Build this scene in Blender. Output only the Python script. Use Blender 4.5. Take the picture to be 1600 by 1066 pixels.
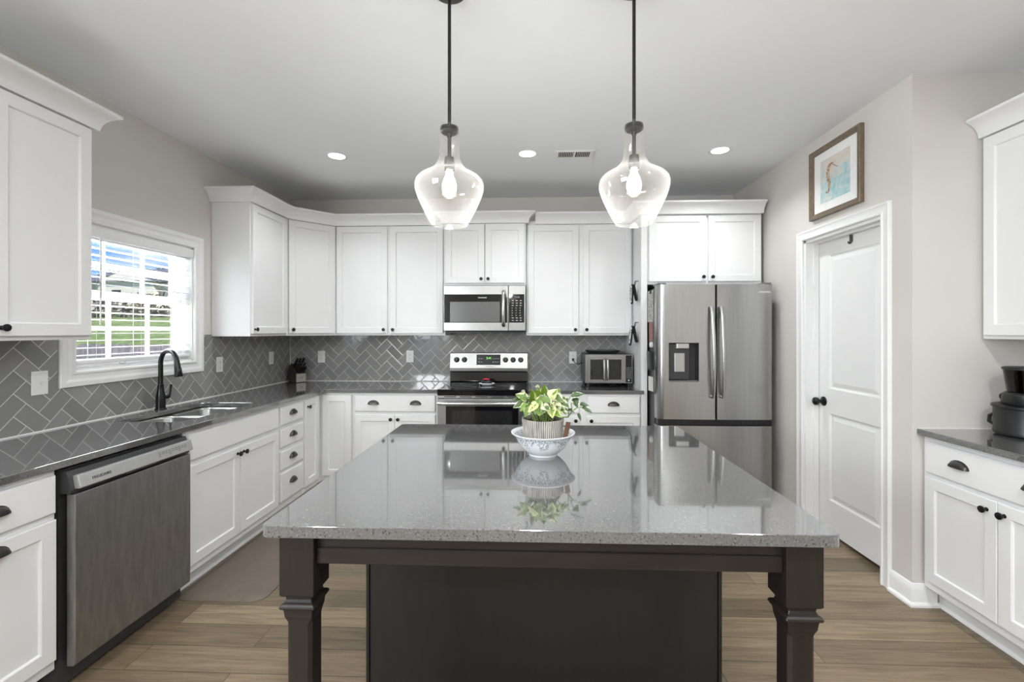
import bpy, bmesh, math, random
from mathutils import Vector, Matrix
C = bpy.context.scene.collection
SC = bpy.context.scene
for o in list(bpy.data.objects):
    bpy.data.objects.remove(o)
PI = math.pi
random.seed(7)

# ------------------------------------------------------------------ camera
cam_d = bpy.data.cameras.new('camera'); cam = bpy.data.objects.new('camera', cam_d); C.objects.link(cam)
cam.location = (0, 0, 1.418); cam.rotation_euler = (PI/2, 0, 0.0385)
cam_d.sensor_width = 36; cam_d.lens = 704.98*36/1600
cam_d.shift_x = -4.77/1600; cam_d.shift_y = (517.64-533)/1600
cam_d.clip_start = .05; cam_d.clip_end = 300
SC.camera = cam
vs = SC.view_settings
vs.view_transform = 'Standard'; vs.look = 'None'; vs.gamma = 1; vs.use_curve_mapping = False
vs.exposure = 0.17

# ------------------------------------------------------------------ world: blue sky with soft clouds
W = bpy.data.worlds.new('sky'); SC.world = W; W.use_nodes = True
wn = W.node_tree.nodes; wl = W.node_tree.links
wn.clear()
_o = wn.new('ShaderNodeOutputWorld'); _b = wn.new('ShaderNodeBackground')
_tc = wn.new('ShaderNodeTexCoord'); _ns = wn.new('ShaderNodeTexNoise'); _mp = wn.new('ShaderNodeMapping')
_mp.inputs['Scale'].default_value = (3, 3, 9)
_ns.inputs['Scale'].default_value = 1.6; _ns.inputs['Detail'].default_value = 6
_cr = wn.new('ShaderNodeValToRGB'); _cr.color_ramp.elements[0].position = .54; _cr.color_ramp.elements[1].position = .76
_mx = wn.new('ShaderNodeMix'); _mx.data_type = 'RGBA'
_sx = wn.new('ShaderNodeSeparateXYZ'); _gr = wn.new('ShaderNodeValToRGB')
_gr.color_ramp.elements[0].color = (.26, .52, .95, 1); _gr.color_ramp.elements[1].color = (.08, .26, .80, 1)
_gr.color_ramp.elements[1].position = .3
wl.new(_tc.outputs['Generated'], _mp.inputs['Vector']); wl.new(_mp.outputs[0], _ns.inputs['Vector'])
wl.new(_ns.outputs['Fac'], _cr.inputs[0]); wl.new(_tc.outputs['Generated'], _sx.inputs[0])
wl.new(_sx.outputs['Z'], _gr.inputs[0]); wl.new(_cr.outputs[0], _mx.inputs[0])
wl.new(_gr.outputs[0], _mx.inputs[6]); _mx.inputs[7].default_value = (.85, .92, 1, 1)
wl.new(_mx.outputs[2], _b.inputs[0]); wl.new(_b.outputs[0], _o.inputs[0])
_b.inputs[1].default_value = 1.0

# ------------------------------------------------------------------ main lights
def lamp(name, kind, loc, target, energy, size=None, size_y=None, color=(1, 1, 1), parent=None):
    d = bpy.data.lights.new(name, kind); d.energy = energy; d.color = color
    o = bpy.data.objects.new(name, d); C.objects.link(o); o.location = loc
    if target is not None:
        o.rotation_euler = (Vector(target)-Vector(loc)).to_track_quat('-Z', 'Y').to_euler()
    if kind == 'AREA':
        d.shape = 'RECTANGLE' if size_y else 'DISK'; d.size = size
        if size_y: d.size_y = size_y
    elif kind != 'SUN' and size: d.shadow_soft_size = size
    if parent: o.parent = parent
    return o
sun = lamp('sun', 'SUN', (7, -5, 5.5), (0, 0, 0), 5.0, color=(1, .96, .9)); sun.data.angle = .01
# added fill lamps at invented wall openings, unseen behind the camera
lamp('left_fill_lamp', 'AREA', (-2.50, -1.35, 1.80), (.4, .6, 2.15), 100, 1.5, .95, (.945, .98, 1))
lamp('rear_fill_lamp', 'AREA', (.60, -3.24, 1.90), (.6, 0, 2.0), 3, 1.15, .95, (.945, .98, 1))
# added overhead fill lamps behind the camera, without fixtures
for _x, _p in ((-1.4, 14), (0, 20), (1.4, 25)):
    for _y in (.3, -1.8):
        lamp('overhead_fill_lamp', 'AREA', (_x, _y, 2.735), (_x, _y, 0), _p, .14, color=(.945, .98, 1))
# daylight bounced off the ground outside, rising into the kitchen window
lamp('daylight_sink_window', 'AREA', (-3.25, 3.30, .80), (-2.3, 2.65, 1.75), 760, 1.1, .8, (.945, .98, 1))

# ------------------------------------------------------------------ materials
def nmat(name):
    m = bpy.data.materials.new(name); m.use_nodes = True
    nt = m.node_tree
    return m, nt, nt.nodes, nt.links, nt.nodes['Principled BSDF']
def pmat(name, col, rough=.5, metal=0., spec=.5, coat=0., noise=0., nscale=30, bump=0., bscale=200, stretch=(1, 1, 1), emit=None, estr=0):
    m, nt, N, Lk, p = nmat(name)
    p.inputs['Base Color'].default_value = (*col, 1); p.inputs['Roughness'].default_value = rough
    p.inputs['Metallic'].default_value = metal; p.inputs['Specular IOR Level'].default_value = spec
    p.inputs['Coat Weight'].default_value = coat
    if emit: p.inputs['Emission Color'].default_value = (*emit, 1); p.inputs['Emission Strength'].default_value = estr
    tc = N.new('ShaderNodeTexCoord'); mp = N.new('ShaderNodeMapping'); mp.inputs['Scale'].default_value = stretch
    Lk.new(tc.outputs['Object'], mp.inputs[0])
    if noise:
        n = N.new('ShaderNodeTexNoise'); n.inputs['Scale'].default_value = nscale; n.inputs['Detail'].default_value = 4
        Lk.new(mp.outputs[0], n.inputs['Vector'])
        r = N.new('ShaderNodeMapRange'); r.inputs['From Min'].default_value = .3; r.inputs['From Max'].default_value = .7
        r.inputs['To Min'].default_value = 1-noise; r.inputs['To Max'].default_value = 1+noise
        Lk.new(n.outputs['Fac'], r.inputs[0])
        mx = N.new('ShaderNodeMix'); mx.data_type = 'RGBA'; mx.blend_type = 'MULTIPLY'; mx.inputs[0].default_value = 1
        mx.inputs[6].default_value = (*col, 1)
        Lk.new(r.outputs[0], mx.inputs[7]); Lk.new(mx.outputs[2], p.inputs['Base Color'])
    if bump:
        n2 = N.new('ShaderNodeTexNoise'); n2.inputs['Scale'].default_value = bscale; n2.inputs['Detail'].default_value = 3
        Lk.new(mp.outputs[0], n2.inputs['Vector'])
        b = N.new('ShaderNodeBump'); b.inputs['Strength'].default_value = bump; b.inputs['Distance'].default_value = .002
        Lk.new(n2.outputs['Fac'], b.inputs['Height']); Lk.new(b.outputs[0], p.inputs['Normal'])
    return m

M = {}
M['cab'] = pmat('white_cabinet_paint', (.80, .80, .80), .38, noise=.012, nscale=6)
M['trim'] = pmat('white_trim_paint', (.84, .84, .835), .35, noise=.01, nscale=5)
M['wall'] = pmat('greige_wall_paint', (.64, .612, .575), .85, noise=.015, nscale=3, bump=.05, bscale=350)
M['ceil'] = pmat('ceiling_paint', (.87, .885, .90), .9, noise=.01, nscale=2, bump=.05, bscale=300)
M['black'] = pmat('black_metal', (.012, .012, .013), .32, .4, noise=.2, nscale=40)
M['faucet'] = pmat('black_faucet_finish', (.006, .006, .007), .2, 0., spec=.4, noise=.1)
M['pull'] = pmat('dark_bronze', (.075, .072, .07), .3, .85, noise=.15, nscale=60)
M['steel'] = pmat('brushed_steel', (.43, .428, .42), .26, 1., noise=.05, nscale=9, stretch=(6, 6, .3), bump=.02, bscale=10)
M['steelh'] = pmat('brushed_steel_bright', (.50, .497, .49), .26, 1., noise=.04, nscale=60, stretch=(.3, .3, 6))
M['sinksteel'] = pmat('satin_sink_steel', (.30, .30, .295), .34, 1., noise=.06, nscale=30)
M['steelm'] = pmat('mid_brushed_steel', (.34, .338, .332), .3, 1., noise=.05, nscale=60, stretch=(.3, .3, 6))
M['dwsteel'] = pmat('dark_brushed_steel', (.36, .36, .36), .45, 1., noise=.12, nscale=14, stretch=(4, 4, .7))
M['silver'] = pmat('silver_plastic', (.56, .56, .55), .35, .6, noise=.03)
M['blackgl'] = pmat('black_glass', (.006, .006, .007), .05, noise=.1)
M['blackpl'] = pmat('black_plastic', (.010, .010, .011), .38, noise=.15)
M['ovenwin'] = pmat('oven_window_glass', (.02, .02, .021), .06, noise=.25, nscale=120, stretch=(1, 1, .1))
M['micwin'] = pmat('microwave_window_mesh', (.13, .13, .13), .2, noise=.1, nscale=400)
M['grey'] = pmat('grey_plastic', (.16, .16, .16), .4, noise=.06)
M['dkgrey'] = pmat('dark_grey_metal', (.055, .055, .057), .4, .3, noise=.08)
M['plate'] = pmat('white_plastic', (.80, .80, .79), .35, noise=.01)
M['slot'] = pmat('dark_slot', (.03, .03, .03), .6, noise=.1)
M['caulk'] = pmat('white_caulk', (.72, .71, .69), .6, noise=.03)
M['blind'] = pmat('white_blind', (.86, .86, .85), .45, noise=.01)
M['cord'] = pmat('grey_cord', (.5, .5, .48), .6, noise=.05)
M['white'] = pmat('white_print', (.85, .85, .84), .5, noise=.02)
M['dim'] = pmat('grey_print', (.45, .45, .45), .5, noise=.02)
M['dark'] = pmat('dark_print', (.03, .03, .03), .5, noise=.02)
M['green'] = pmat('green_display', (.1, .6, .1), .5, emit=(.35, 1, .2), estr=1.2)
M['bulb'] = pmat('lit_bulb', (1, .9, .75), .4, emit=(1, .88, .7), estr=14)
M['led'] = pmat('lit_downlight', (1, 1, 1), .4, emit=(1, .98, .95), estr=6)
M['red'] = pmat('red_ribbon', (.65, .03, .05), .5, noise=.1)
M['soil'] = pmat('soil', (.03, .022, .016), .9, noise=.4, nscale=90)
M['leather'] = pmat('brown_tag', (.13, .062, .034), .5, noise=.15, nscale=80)
M['mat'] = pmat('brown_mat', (.150, .122, .095), .5, noise=.08, nscale=18, bump=.25, bscale=260)
M['framewood'] = pmat('bronze_frame_wood', (.19, .145, .10), .4, .25, noise=.18, nscale=50)
M['walnut'] = pmat('dark_block_wood', (.03, .02, .015), .45, noise=.25, nscale=40, stretch=(1, 1, 6))
M['paleface'] = pmat('pale_block_face', (.42, .39, .36), .4, noise=.06, nscale=80)
M['fabric'] = pmat('black_fabric', (.012, .012, .012), .85, noise=.2, nscale=200, bump=.3, bscale=500)
M['bowlin'] = pmat('white_porcelain', (.80, .81, .82), .12, noise=.01)
M['paper'] = pmat('paper', (.72, .72, .70), .7, noise=.03)
M['pink'] = pmat('faded_red_paper', (.30, .16, .14), .7, noise=.2, nscale=60)
M['house'] = pmat('cream_siding', (.74, .69, .57), .8, noise=.06, nscale=5, stretch=(.2, .2, 8))
M['roof'] = pmat('grey_shingles', (.13, .13, .145), .9, noise=.3, nscale=14)
M['fence'] = pmat('weathered_fence', (.17, .15, .165), .9, noise=.3, nscale=7, stretch=(6, 6, .6))
M['grass'] = pmat('grass', (.24, .31, .085), .95, noise=.35, nscale=4, bump=.5, bscale=30)
M['hedge'] = pmat('brown_brush', (.14, .115, .075), .95, noise=.5, nscale=3)
M['crown'] = pmat('tree_leaves', (.10, .17, .03), .9, noise=.5, nscale=3)
M['bark'] = pmat('bark', (.20, .17, .14), .9, noise=.3, nscale=12)

def wood(name, col, stretch, rough=.35, var=.3):
    m, nt, N, Lk, p = nmat(name)
    tc = N.new('ShaderNodeTexCoord'); mp = N.new('ShaderNodeMapping'); mp.inputs['Scale'].default_value = stretch
    n = N.new('ShaderNodeTexNoise'); n.inputs['Scale'].default_value = 4; n.inputs['Detail'].default_value = 8; n.inputs['Roughness'].default_value = .65
    r = N.new('ShaderNodeValToRGB')
    r.color_ramp.elements[0].position = .3; r.color_ramp.elements[0].color = (*[c*(1-var) for c in col], 1)
    r.color_ramp.elements[1].position = .7; r.color_ramp.elements[1].color = (*[c*(1+var) for c in col], 1)
    Lk.new(tc.outputs['Object'], mp.inputs[0]); Lk.new(mp.outputs[0], n.inputs['Vector']); Lk.new(n.outputs['Fac'], r.inputs[0])
    Lk.new(r.outputs[0], p.inputs['Base Color']); p.inputs['Roughness'].default_value = rough
    return m
M['isl_v'] = wood('espresso_wood_upright', (.014, .0100, .0085), (9, 9, .9), .38)
M['isl_h'] = wood('espresso_wood_level', (.018, .0138, .012), (.9, 9, 9), .38)
M['isl_p'] = wood('espresso_panel', (.016, .0128, .0112), (14, 14, 1.2), .5, .15)

def quartz():
    m, nt, N, Lk, p = nmat('grey_quartz')
    tc = N.new('ShaderNodeTexCoord')
    v = N.new('ShaderNodeTexNoise'); v.inputs['Scale'].default_value = 190; v.inputs['Detail'].default_value = 2
    r = N.new('ShaderNodeValToRGB'); e = r.color_ramp.elements
    e[0].position = .33; e[0].color = (.012, .012, .012, 1); e[1].position = .375; e[1].color = (.112, .111, .111, 1)
    x = e.new(.60); x.color = (.125, .124, .123, 1); y = e.new(.72); y.color = (.19, .188, .186, 1)
    n2 = N.new('ShaderNodeTexNoise'); n2.inputs['Scale'].default_value = 700; n2.inputs['Detail'].default_value = 1
    mr = N.new('ShaderNodeMapRange'); mr.inputs['From Min'].default_value = .3; mr.inputs['From Max'].default_value = .7
    mr.inputs['To Min'].default_value = .75; mr.inputs['To Max'].default_value = 1.25
    mx = N.new('ShaderNodeMix'); mx.data_type = 'RGBA'; mx.blend_type = 'MULTIPLY'; mx.inputs[0].default_value = 1
    Lk.new(tc.outputs['Object'], v.inputs['Vector']); Lk.new(v.outputs['Fac'], r.inputs[0])
    Lk.new(tc.outputs['Object'], n2.inputs['Vector']); Lk.new(n2.outputs['Fac'], mr.inputs[0])
    Lk.new(r.outputs[0], mx.inputs[6]); Lk.new(mr.outputs[0], mx.inputs[7]); Lk.new(mx.outputs[2], p.inputs['Base Color'])
    p.inputs['Roughness'].default_value = .06; p.inputs['IOR'].default_value = 1.85; p.inputs['Coat Weight'].default_value = .8; p.inputs['Coat Roughness'].default_value = .03; p.inputs['Coat IOR'].default_value = 1.6
    return m
M['quartz'] = quartz()

def planks():
    m, nt, N, Lk, p = nmat('grey_brown_plank_floor')
    tc = N.new('ShaderNodeTexCoord')
    b = N.new('ShaderNodeTexBrick'); b.offset = .37; b.offset_frequency = 2; b.squash = 1
    b.inputs['Color1'].default_value = (0, 0, 0, 1); b.inputs['Color2'].default_value = (1, 1, 1, 1); b.inputs['Mortar'].default_value = (.5, .5, .5, 1)
    b.inputs['Scale'].default_value = 1; b.inputs['Mortar Size'].default_value = .0016; b.inputs['Brick Width'].default_value = 1.25; b.inputs['Row Height'].default_value = .152
    Lk.new(tc.outputs['Object'], b.inputs['Vector'])
    # grain, shifted per plank
    sc = N.new('ShaderNodeVectorMath'); sc.operation = 'MULTIPLY_ADD'
    Lk.new(b.outputs['Color'], sc.inputs[0]); sc.inputs[1].default_value = (13, 29, 7); Lk.new(tc.outputs['Object'], sc.inputs[2])
    mp = N.new('ShaderNodeMapping'); mp.inputs['Scale'].default_value = (1.0, 17, 1)
    Lk.new(sc.outputs[0], mp.inputs[0])
    n = N.new('ShaderNodeTexNoise'); n.inputs['Scale'].default_value = 2.6; n.inputs['Detail'].default_value = 12; n.inputs['Roughness'].default_value = .74; n.inputs['Distortion'].default_value = .5
    Lk.new(mp.outputs[0], n.inputs['Vector'])
    r = N.new('ShaderNodeValToRGB'); e = r.color_ramp.elements
    e[0].position = .25; e[0].color = (.098, .068, .040, 1); e[1].position = .75; e[1].color = (.345, .265, .170, 1)
    q = e.new(.5); q.color = (.222, .166, .104, 1)
    Lk.new(n.outputs['Fac'], r.inputs[0])
    mr = N.new('ShaderNodeMapRange'); mr.inputs['To Min'].default_value = .62; mr.inputs['To Max'].default_value = 1.2
    Lk.new(b.outputs['Color'], mr.inputs[0])
    mx = N.new('ShaderNodeMix'); mx.data_type = 'RGBA'; mx.blend_type = 'MULTIPLY'; mx.inputs[0].default_value = 1
    Lk.new(r.outputs[0], mx.inputs[6]); Lk.new(mr.outputs[0], mx.inputs[7])
    mx2 = N.new('ShaderNodeMix'); mx2.data_type = 'RGBA'; mx2.inputs[7].default_value = (.05, .038, .027, 1)
    Lk.new(b.outputs['Fac'], mx2.inputs[0]); Lk.new(mx.outputs[2], mx2.inputs[6])
    Lk.new(mx2.outputs[2], p.inputs['Base Color'])
    p.inputs['Roughness'].default_value = .34; p.inputs['Specular IOR Level'].default_value = .4
    bp = N.new('ShaderNodeBump'); bp.inputs['Strength'].default_value = .25; bp.inputs['Distance'].default_value = .003
    Lk.new(n.outputs['Fac'], bp.inputs['Height']); Lk.new(bp.outputs[0], p.inputs['Normal'])
    return m
M['floor'] = planks()

def herringbone(name, axis):
    """2:1 tiles laid in a herringbone turned by 45 degrees; axis = 'X' or 'Y' is the wall's level direction"""
    m, nt, N, Lk, p = nmat(name)
    def mt(op, a, b=None, c=None):
        n = N.new('ShaderNodeMath'); n.operation = op
        for i, v in enumerate((a, b, c)):
            if v is None: continue
            if isinstance(v, (int, float)): n.inputs[i].default_value = v
            else: Lk.new(v, n.inputs[i])
        return n.outputs[0]
    tc = N.new('ShaderNodeTexCoord'); s = N.new('ShaderNodeSeparateXYZ'); Lk.new(tc.outputs['Object'], s.inputs[0])
    a = s.outputs[axis]; z = s.outputs['Z']
    w = .0775; k = 1/(w*math.sqrt(2))
    u = mt('ADD', mt('MULTIPLY', mt('ADD', a, z), k), 200.13); v = mt('ADD', mt('MULTIPLY', mt('SUBTRACT', z, a), k), 200.41)
    i = mt('FLOOR', u); j = mt('FLOOR', v); fu = mt('SUBTRACT', u, i); fv = mt('SUBTRACT', v, j)
    q = mt('MODULO', mt('ADD', mt('SUBTRACT', i, j), 400), 4)
    is1 = mt('COMPARE', q, 1, .1); is2 = mt('COMPARE', q, 2, .1); vert = mt('GREATER_THAN', q, 1.5)
    hu = mt('ADD', fu, is1); dh = mt('MINIMUM', mt('MINIMUM', hu, mt('SUBTRACT', 2, hu)), mt('MINIMUM', fv, mt('SUBTRACT', 1, fv)))
    hv = mt('ADD', fv, is2); dv = mt('MINIMUM', mt('MINIMUM', hv, mt('SUBTRACT', 2, hv)), mt('MINIMUM', fu, mt('SUBTRACT', 1, fu)))
    d = mt('ADD', mt('MULTIPLY', dv, vert), mt('MULTIPLY', dh, mt('SUBTRACT', 1, vert)))
    idx = mt('SUBTRACT', i, is1); idy = mt('SUBTRACT', j, is2)
    cv = N.new('ShaderNodeCombineXYZ'); Lk.new(idx, cv.inputs[0]); Lk.new(idy, cv.inputs[1])
    wn_ = N.new('ShaderNodeTexWhiteNoise'); Lk.new(cv.outputs[0], wn_.inputs['Vector'])
    mr = N.new('ShaderNodeMapRange'); mr.inputs['To Min'].default_value = .88; mr.inputs['To Max'].default_value = 1.12
    Lk.new(wn_.outputs['Value'], mr.inputs[0])
    mx = N.new('ShaderNodeMix'); mx.data_type = 'RGBA'; mx.blend_type = 'MULTIPLY'; mx.inputs[0].default_value = 1
    mx.inputs[6].default_value = (.262, .260, .258, 1); Lk.new(mr.outputs[0], mx.inputs[7])
    g = mt('LESS_THAN', d, .022)
    mx2 = N.new('ShaderNodeMix'); mx2.data_type = 'RGBA'; Lk.new(g, mx2.inputs[0]); Lk.new(mx.outputs[2], mx2.inputs[6]); mx2.inputs[7].default_value = (.62, .61, .59, 1)
    Lk.new(mx2.outputs[2], p.inputs['Base Color'])
    Lk.new(mt('ADD', mt('MULTIPLY', g, .6), .10), p.inputs['Roughness'])
    h = mt('MINIMUM', mt('MULTIPLY', d, 14), 1)
    wob = N.new('ShaderNodeTexNoise'); wob.inputs['Scale'].default_value = 14; Lk.new(tc.outputs['Object'], wob.inputs['Vector'])
    hh = mt('ADD', h, mt('MULTIPLY', wob.outputs['Fac'], 1.2))
    b = N.new('ShaderNodeBump'); b.inputs['Strength'].default_value = .35; b.inputs['Distance'].default_value = .0015
    Lk.new(hh, b.inputs['Height']); Lk.new(b.outputs[0], p.inputs['Normal'])
    return m
M['tileX'] = herringbone('grey_herringbone_tile', 'X'); M['tileY'] = herringbone('grey_herringbone_tile_side', 'Y')

def glassy(name, tint=(1, 1, 1), milk=0., seeds=False, refl=1.0):
    """thin clear glass: mirror reflection by Fresnel, the rest passes, plus a little milkiness"""
    m = bpy.data.materials.new(name); m.use_nodes = True; nt = m.node_tree; N = nt.nodes; Lk = nt.links; N.clear()
    o = N.new('ShaderNodeOutputMaterial'); t = N.new('ShaderNodeBsdfTransparent'); t.inputs[0].default_value = (*tint, 1)
    g = N.new('ShaderNodeBsdfGlossy'); g.inputs['Roughness'].default_value = .03; g.inputs[0].default_value = (refl, refl, refl, 1)
    lw0 = N.new('ShaderNodeLayerWeight'); lw0.inputs[0].default_value = .5
    pw_ = N.new('ShaderNodeMath'); pw_.operation = 'POWER'; pw_.inputs[1].default_value = 5; Lk.new(lw0.outputs['Facing'], pw_.inputs[0])
    f = N.new('ShaderNodeMath'); f.operation = 'MULTIPLY_ADD'; f.inputs[1].default_value = .9; f.inputs[2].default_value = .035; Lk.new(pw_.outputs[0], f.inputs[0])
    a = N.new('ShaderNodeMixShader'); Lk.new(f.outputs[0], a.inputs[0]); Lk.new(t.outputs[0], a.inputs[1]); Lk.new(g.outputs[0], a.inputs[2])
    out = a
    if milk:
        d = N.new('ShaderNodeBsdfTranslucent'); d.inputs[0].default_value = (.95, .93, .9, 1)
        d2 = N.new('ShaderNodeBsdfDiffuse'); d2.inputs[0].default_value = (.95, .94, .92, 1)
        dd = N.new('ShaderNodeMixShader'); dd.inputs[0].default_value = .4; Lk.new(d.outputs[0], dd.inputs[1]); Lk.new(d2.outputs[0], dd.inputs[2])
        b = N.new('ShaderNodeMixShader'); Lk.new(a.outputs[0], b.inputs[1]); Lk.new(dd.outputs[0], b.inputs[2])
        lw = N.new('ShaderNodeLayerWeight'); lw.inputs[0].default_value = .35
        mr = N.new('ShaderNodeMapRange'); mr.inputs['To Min'].default_value = milk; mr.inputs['To Max'].default_value = min(1, milk*9.0)
        Lk.new(lw.outputs['Facing'], mr.inputs[0])
        fac = mr.outputs[0]
        if seeds:
            tc = N.new('ShaderNodeTexCoord'); v = N.new('ShaderNodeTexVoronoi'); v.inputs['Scale'].default_value = 120
            Lk.new(tc.outputs['Object'], v.inputs['Vector'])
            c = N.new('ShaderNodeMath'); c.operation = 'LESS_THAN'; c.inputs[1].default_value = .14; Lk.new(v.outputs['Distance'], c.inputs[0])
            k = N.new('ShaderNodeMath'); k.operation = 'MULTIPLY_ADD'; k.inputs[1].default_value = .05; Lk.new(c.outputs[0], k.inputs[0]); Lk.new(fac, k.inputs[2])
            fac = k.outputs[0]
        Lk.new(fac, b.inputs[0]); out = b
    Lk.new(out.outputs[0], o.inputs[0])
    return m
M['pane'] = glassy('window_glass'); M['shade'] = glassy('seeded_glass', (.99, .985, .975), .009, True); M['smoke'] = glassy('smoked_plastic', (.25, .25, .26), .0)

# ------------------------------------------------------------------ mesh builder
class MB:
    def __init__(s): s.bm = bmesh.new()
    def box(s, x0, x1, y0, y1, z0, z1, mi=0, bev=0, seg=1):
        x0, x1 = min(x0, x1), max(x0, x1); y0, y1 = min(y0, y1), max(y0, y1); z0, z1 = min(z0, z1), max(z0, z1)
        vs_ = [s.bm.verts.new(p) for p in ((x0, y0, z0), (x1, y0, z0), (x1, y1, z0), (x0, y1, z0), (x0, y0, z1), (x1, y0, z1), (x1, y1, z1), (x0, y1, z1))]
        fs = [s.bm.faces.new([vs_[i] for i in q]) for q in ((3, 2, 1, 0), (4, 5, 6, 7), (0, 1, 5, 4), (1, 2, 6, 5), (2, 3, 7, 6), (3, 0, 4, 7))]
        for f in fs: f.material_index = mi
        if bev:
            es = list({e for f in fs for e in f.edges})
            r = bmesh.ops.bevel(s.bm, geom=es, offset=bev, segments=seg, affect='EDGES', profile=.5, clamp_overlap=True)
            for f in r['faces']: f.material_index = mi
        return s
    def face(s, pts, mi=0):
        f = s.bm.faces.new([s.bm.verts.new(p) for p in pts]); f.material_index = mi; return f
    def prism(s, poly, lo, hi, axis='z', mi=0, mat=None):
        """polygon (2-D) pulled from lo to hi along axis"""
        def P(a, b, c):
            v = {'z': (a, b, c), 'y': (a, c, b), 'x': (c, a, b)}[axis]
            return mat @ Vector(v) if mat else v
        A = [s.bm.verts.new(P(a, b, lo)) for a, b in poly]; B = [s.bm.verts.new(P(a, b, hi)) for a, b in poly]
        n = len(poly); fs = [s.bm.faces.new(A[::-1]), s.bm.faces.new(B)]
        for i in range(n): fs.append(s.bm.faces.new((A[i], A[(i+1) % n], B[(i+1) % n], B[i])))
        for f in fs: f.material_index = mi
        return s
    def lathe(s, prof, seg=24, mat=None, mi=0, cap0=True, cap1=True):
        rings = []
        for r, z in prof:
            rings.append([s.bm.verts.new((mat @ Vector((r*math.cos(2*PI*k/seg), r*math.sin(2*PI*k/seg), z))) if mat else (r*math.cos(2*PI*k/seg), r*math.sin(2*PI*k/seg), z)) for k in range(seg)])
        for a, b in zip(rings, rings[1:]):
            for k in range(seg):
                s.bm.faces.new((a[k], a[(k+1) % seg], b[(k+1) % seg], b[k])).material_index = mi
        if cap0: s.bm.faces.new(rings[0][::-1]).material_index = mi
        if cap1: s.bm.faces.new(rings[-1]).material_index = mi
        return s
    def tube(s, pts, r, seg=10, mi=0, flat=None):
        pts = [Vector(p) for p in pts]; n = len(pts)
        rs = r if isinstance(r, (list, tuple)) else [r]*n
        rings = []; up = None
        for i, p in enumerate(pts):
            t = (pts[min(i+1, n-1)]-pts[max(i-1, 0)]).normalized()
            if up is None:
                up = Vector((0, 0, 1)) if abs(t.z) < .9 else Vector((0, 1, 0))
            a = t.cross(up); a = a.normalized() if a.length > 1e-6 else Vector((1, 0, 0)); b = a.cross(t).normalized(); up = b
            ka, kb = flat if flat else (1, 1)
            rings.append([s.bm.verts.new(p+a*rs[i]*ka*math.cos(2*PI*k/seg)+b*rs[i]*kb*math.sin(2*PI*k/seg)) for k in range(seg)])
        for a, b in zip(rings, rings[1:]):
            for k in range(seg): s.bm.faces.new((a[k], a[(k+1) % seg], b[(k+1) % seg], b[k])).material_index = mi
        s.bm.faces.new(rings[0][::-1]).material_index = mi; s.bm.faces.new(rings[-1]).material_index = mi
        return s
    def sweep(s, prof, path, closed=False, mi=0, mat=None):
        """profile of (out, height) along a level path, mitred; out is to the right of the walking direction"""
        n = len(path); P = [Vector((p[0], p[1])) for p in path]; rings = []
        for i in range(n):
            d1 = (P[i]-P[i-1]) if (i > 0 or closed) else None
            d2 = (P[(i+1) % n]-P[i]) if (i < n-1 or closed) else None
            ns_ = [Vector((d.y, -d.x)).normalized() for d in (d1, d2) if d is not None]
            m = ns_[0] if len(ns_) == 1 else (ns_[0]+ns_[1])/(1+ns_[0].dot(ns_[1]))
            ring = []
            for o_, h in prof:
                v = Vector((P[i].x+m.x*o_, P[i].y+m.y*o_, h)); ring.append(s.bm.verts.new(mat @ v if mat else v))
            rings.append(ring)
        k = len(prof); rr = list(zip(rings, rings[1:]))+([(rings[-1], rings[0])] if closed else [])
        for a, b in rr:
            for j in range(k): s.bm.faces.new((a[j], a[(j+1) % k], b[(j+1) % k], b[j])).material_index = mi
        if not closed:
            s.bm.faces.new(rings[0]).material_index = mi; s.bm.faces.new(rings[-1][::-1]).material_index = mi
        return s
    def build(s, name, mats, parent=None, smooth=None, bevel=0):
        bmesh.ops.recalc_face_normals(s.bm, faces=s.bm.faces[:])
        me = bpy.data.meshes.new(name); s.bm.to_mesh(me); s.bm.free()
        for m in (mats if isinstance(mats, list) else [mats]): me.materials.append(m)
        o = bpy.data.objects.new(name, me); C.objects.link(o)
        if parent is not None: o.parent = parent
        if bevel:
            b = o.modifiers.new('edge', 'BEVEL'); b.width = bevel; b.segments = 2; b.limit_method = 'ANGLE'; b.angle_limit = math.radians(40)
        if smooth:
            for p in me.polygons: p.use_smooth = True
            me.set_sharp_from_angle(angle=math.radians(smooth))
        return o
def tag(o, label, cat, group=None, kind=None):
    o['label'] = label
    if cat: o['category'] = cat
    if group: o['group'] = group
    if kind: o['kind'] = kind
    return o
def thing(name, label, cat, loc=(0, 0, 0), rz=0, group=None):
    o = bpy.data.objects.new(name, None); C.objects.link(o); o.location = loc; o.rotation_euler = (0, 0, rz); o.empty_display_size = .05
    return tag(o, label, cat, group)
def struct(o, label=None):
    o['kind'] = 'structure'
    if label: o['label'] = label
    return o
def copy_tree(o, parent=None):
    c = o.copy(); C.objects.link(c)
    if parent is not None: c.parent = parent
    for ch in list(o.children): copy_tree(ch, c)
    return c
def T(x, y, z): return Matrix.Translation((x, y, z))
def R(a, ax): return Matrix.Rotation(a, 4, ax)
def text(s, size, mat, parent, loc, rot=(PI/2, 0, 0), name='lettering', align='CENTER', ext=.0004):
    cu = bpy.data.curves.new('txt', 'FONT'); cu.body = s; cu.size = size; cu.align_x = align; cu.align_y = 'CENTER'; cu.extrude = ext
    t = bpy.data.objects.new('txt', cu); C.objects.link(t)
    dg = bpy.context.evaluated_depsgraph_get(); me = bpy.data.meshes.new_from_object(t.evaluated_get(dg))
    bpy.data.objects.remove(t); bpy.data.curves.remove(cu)
    me.materials.clear(); me.materials.append(mat)
    o = bpy.data.objects.new(name, me); C.objects.link(o); o.location = loc; o.rotation_euler = rot; o.parent = parent
    return o
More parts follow.
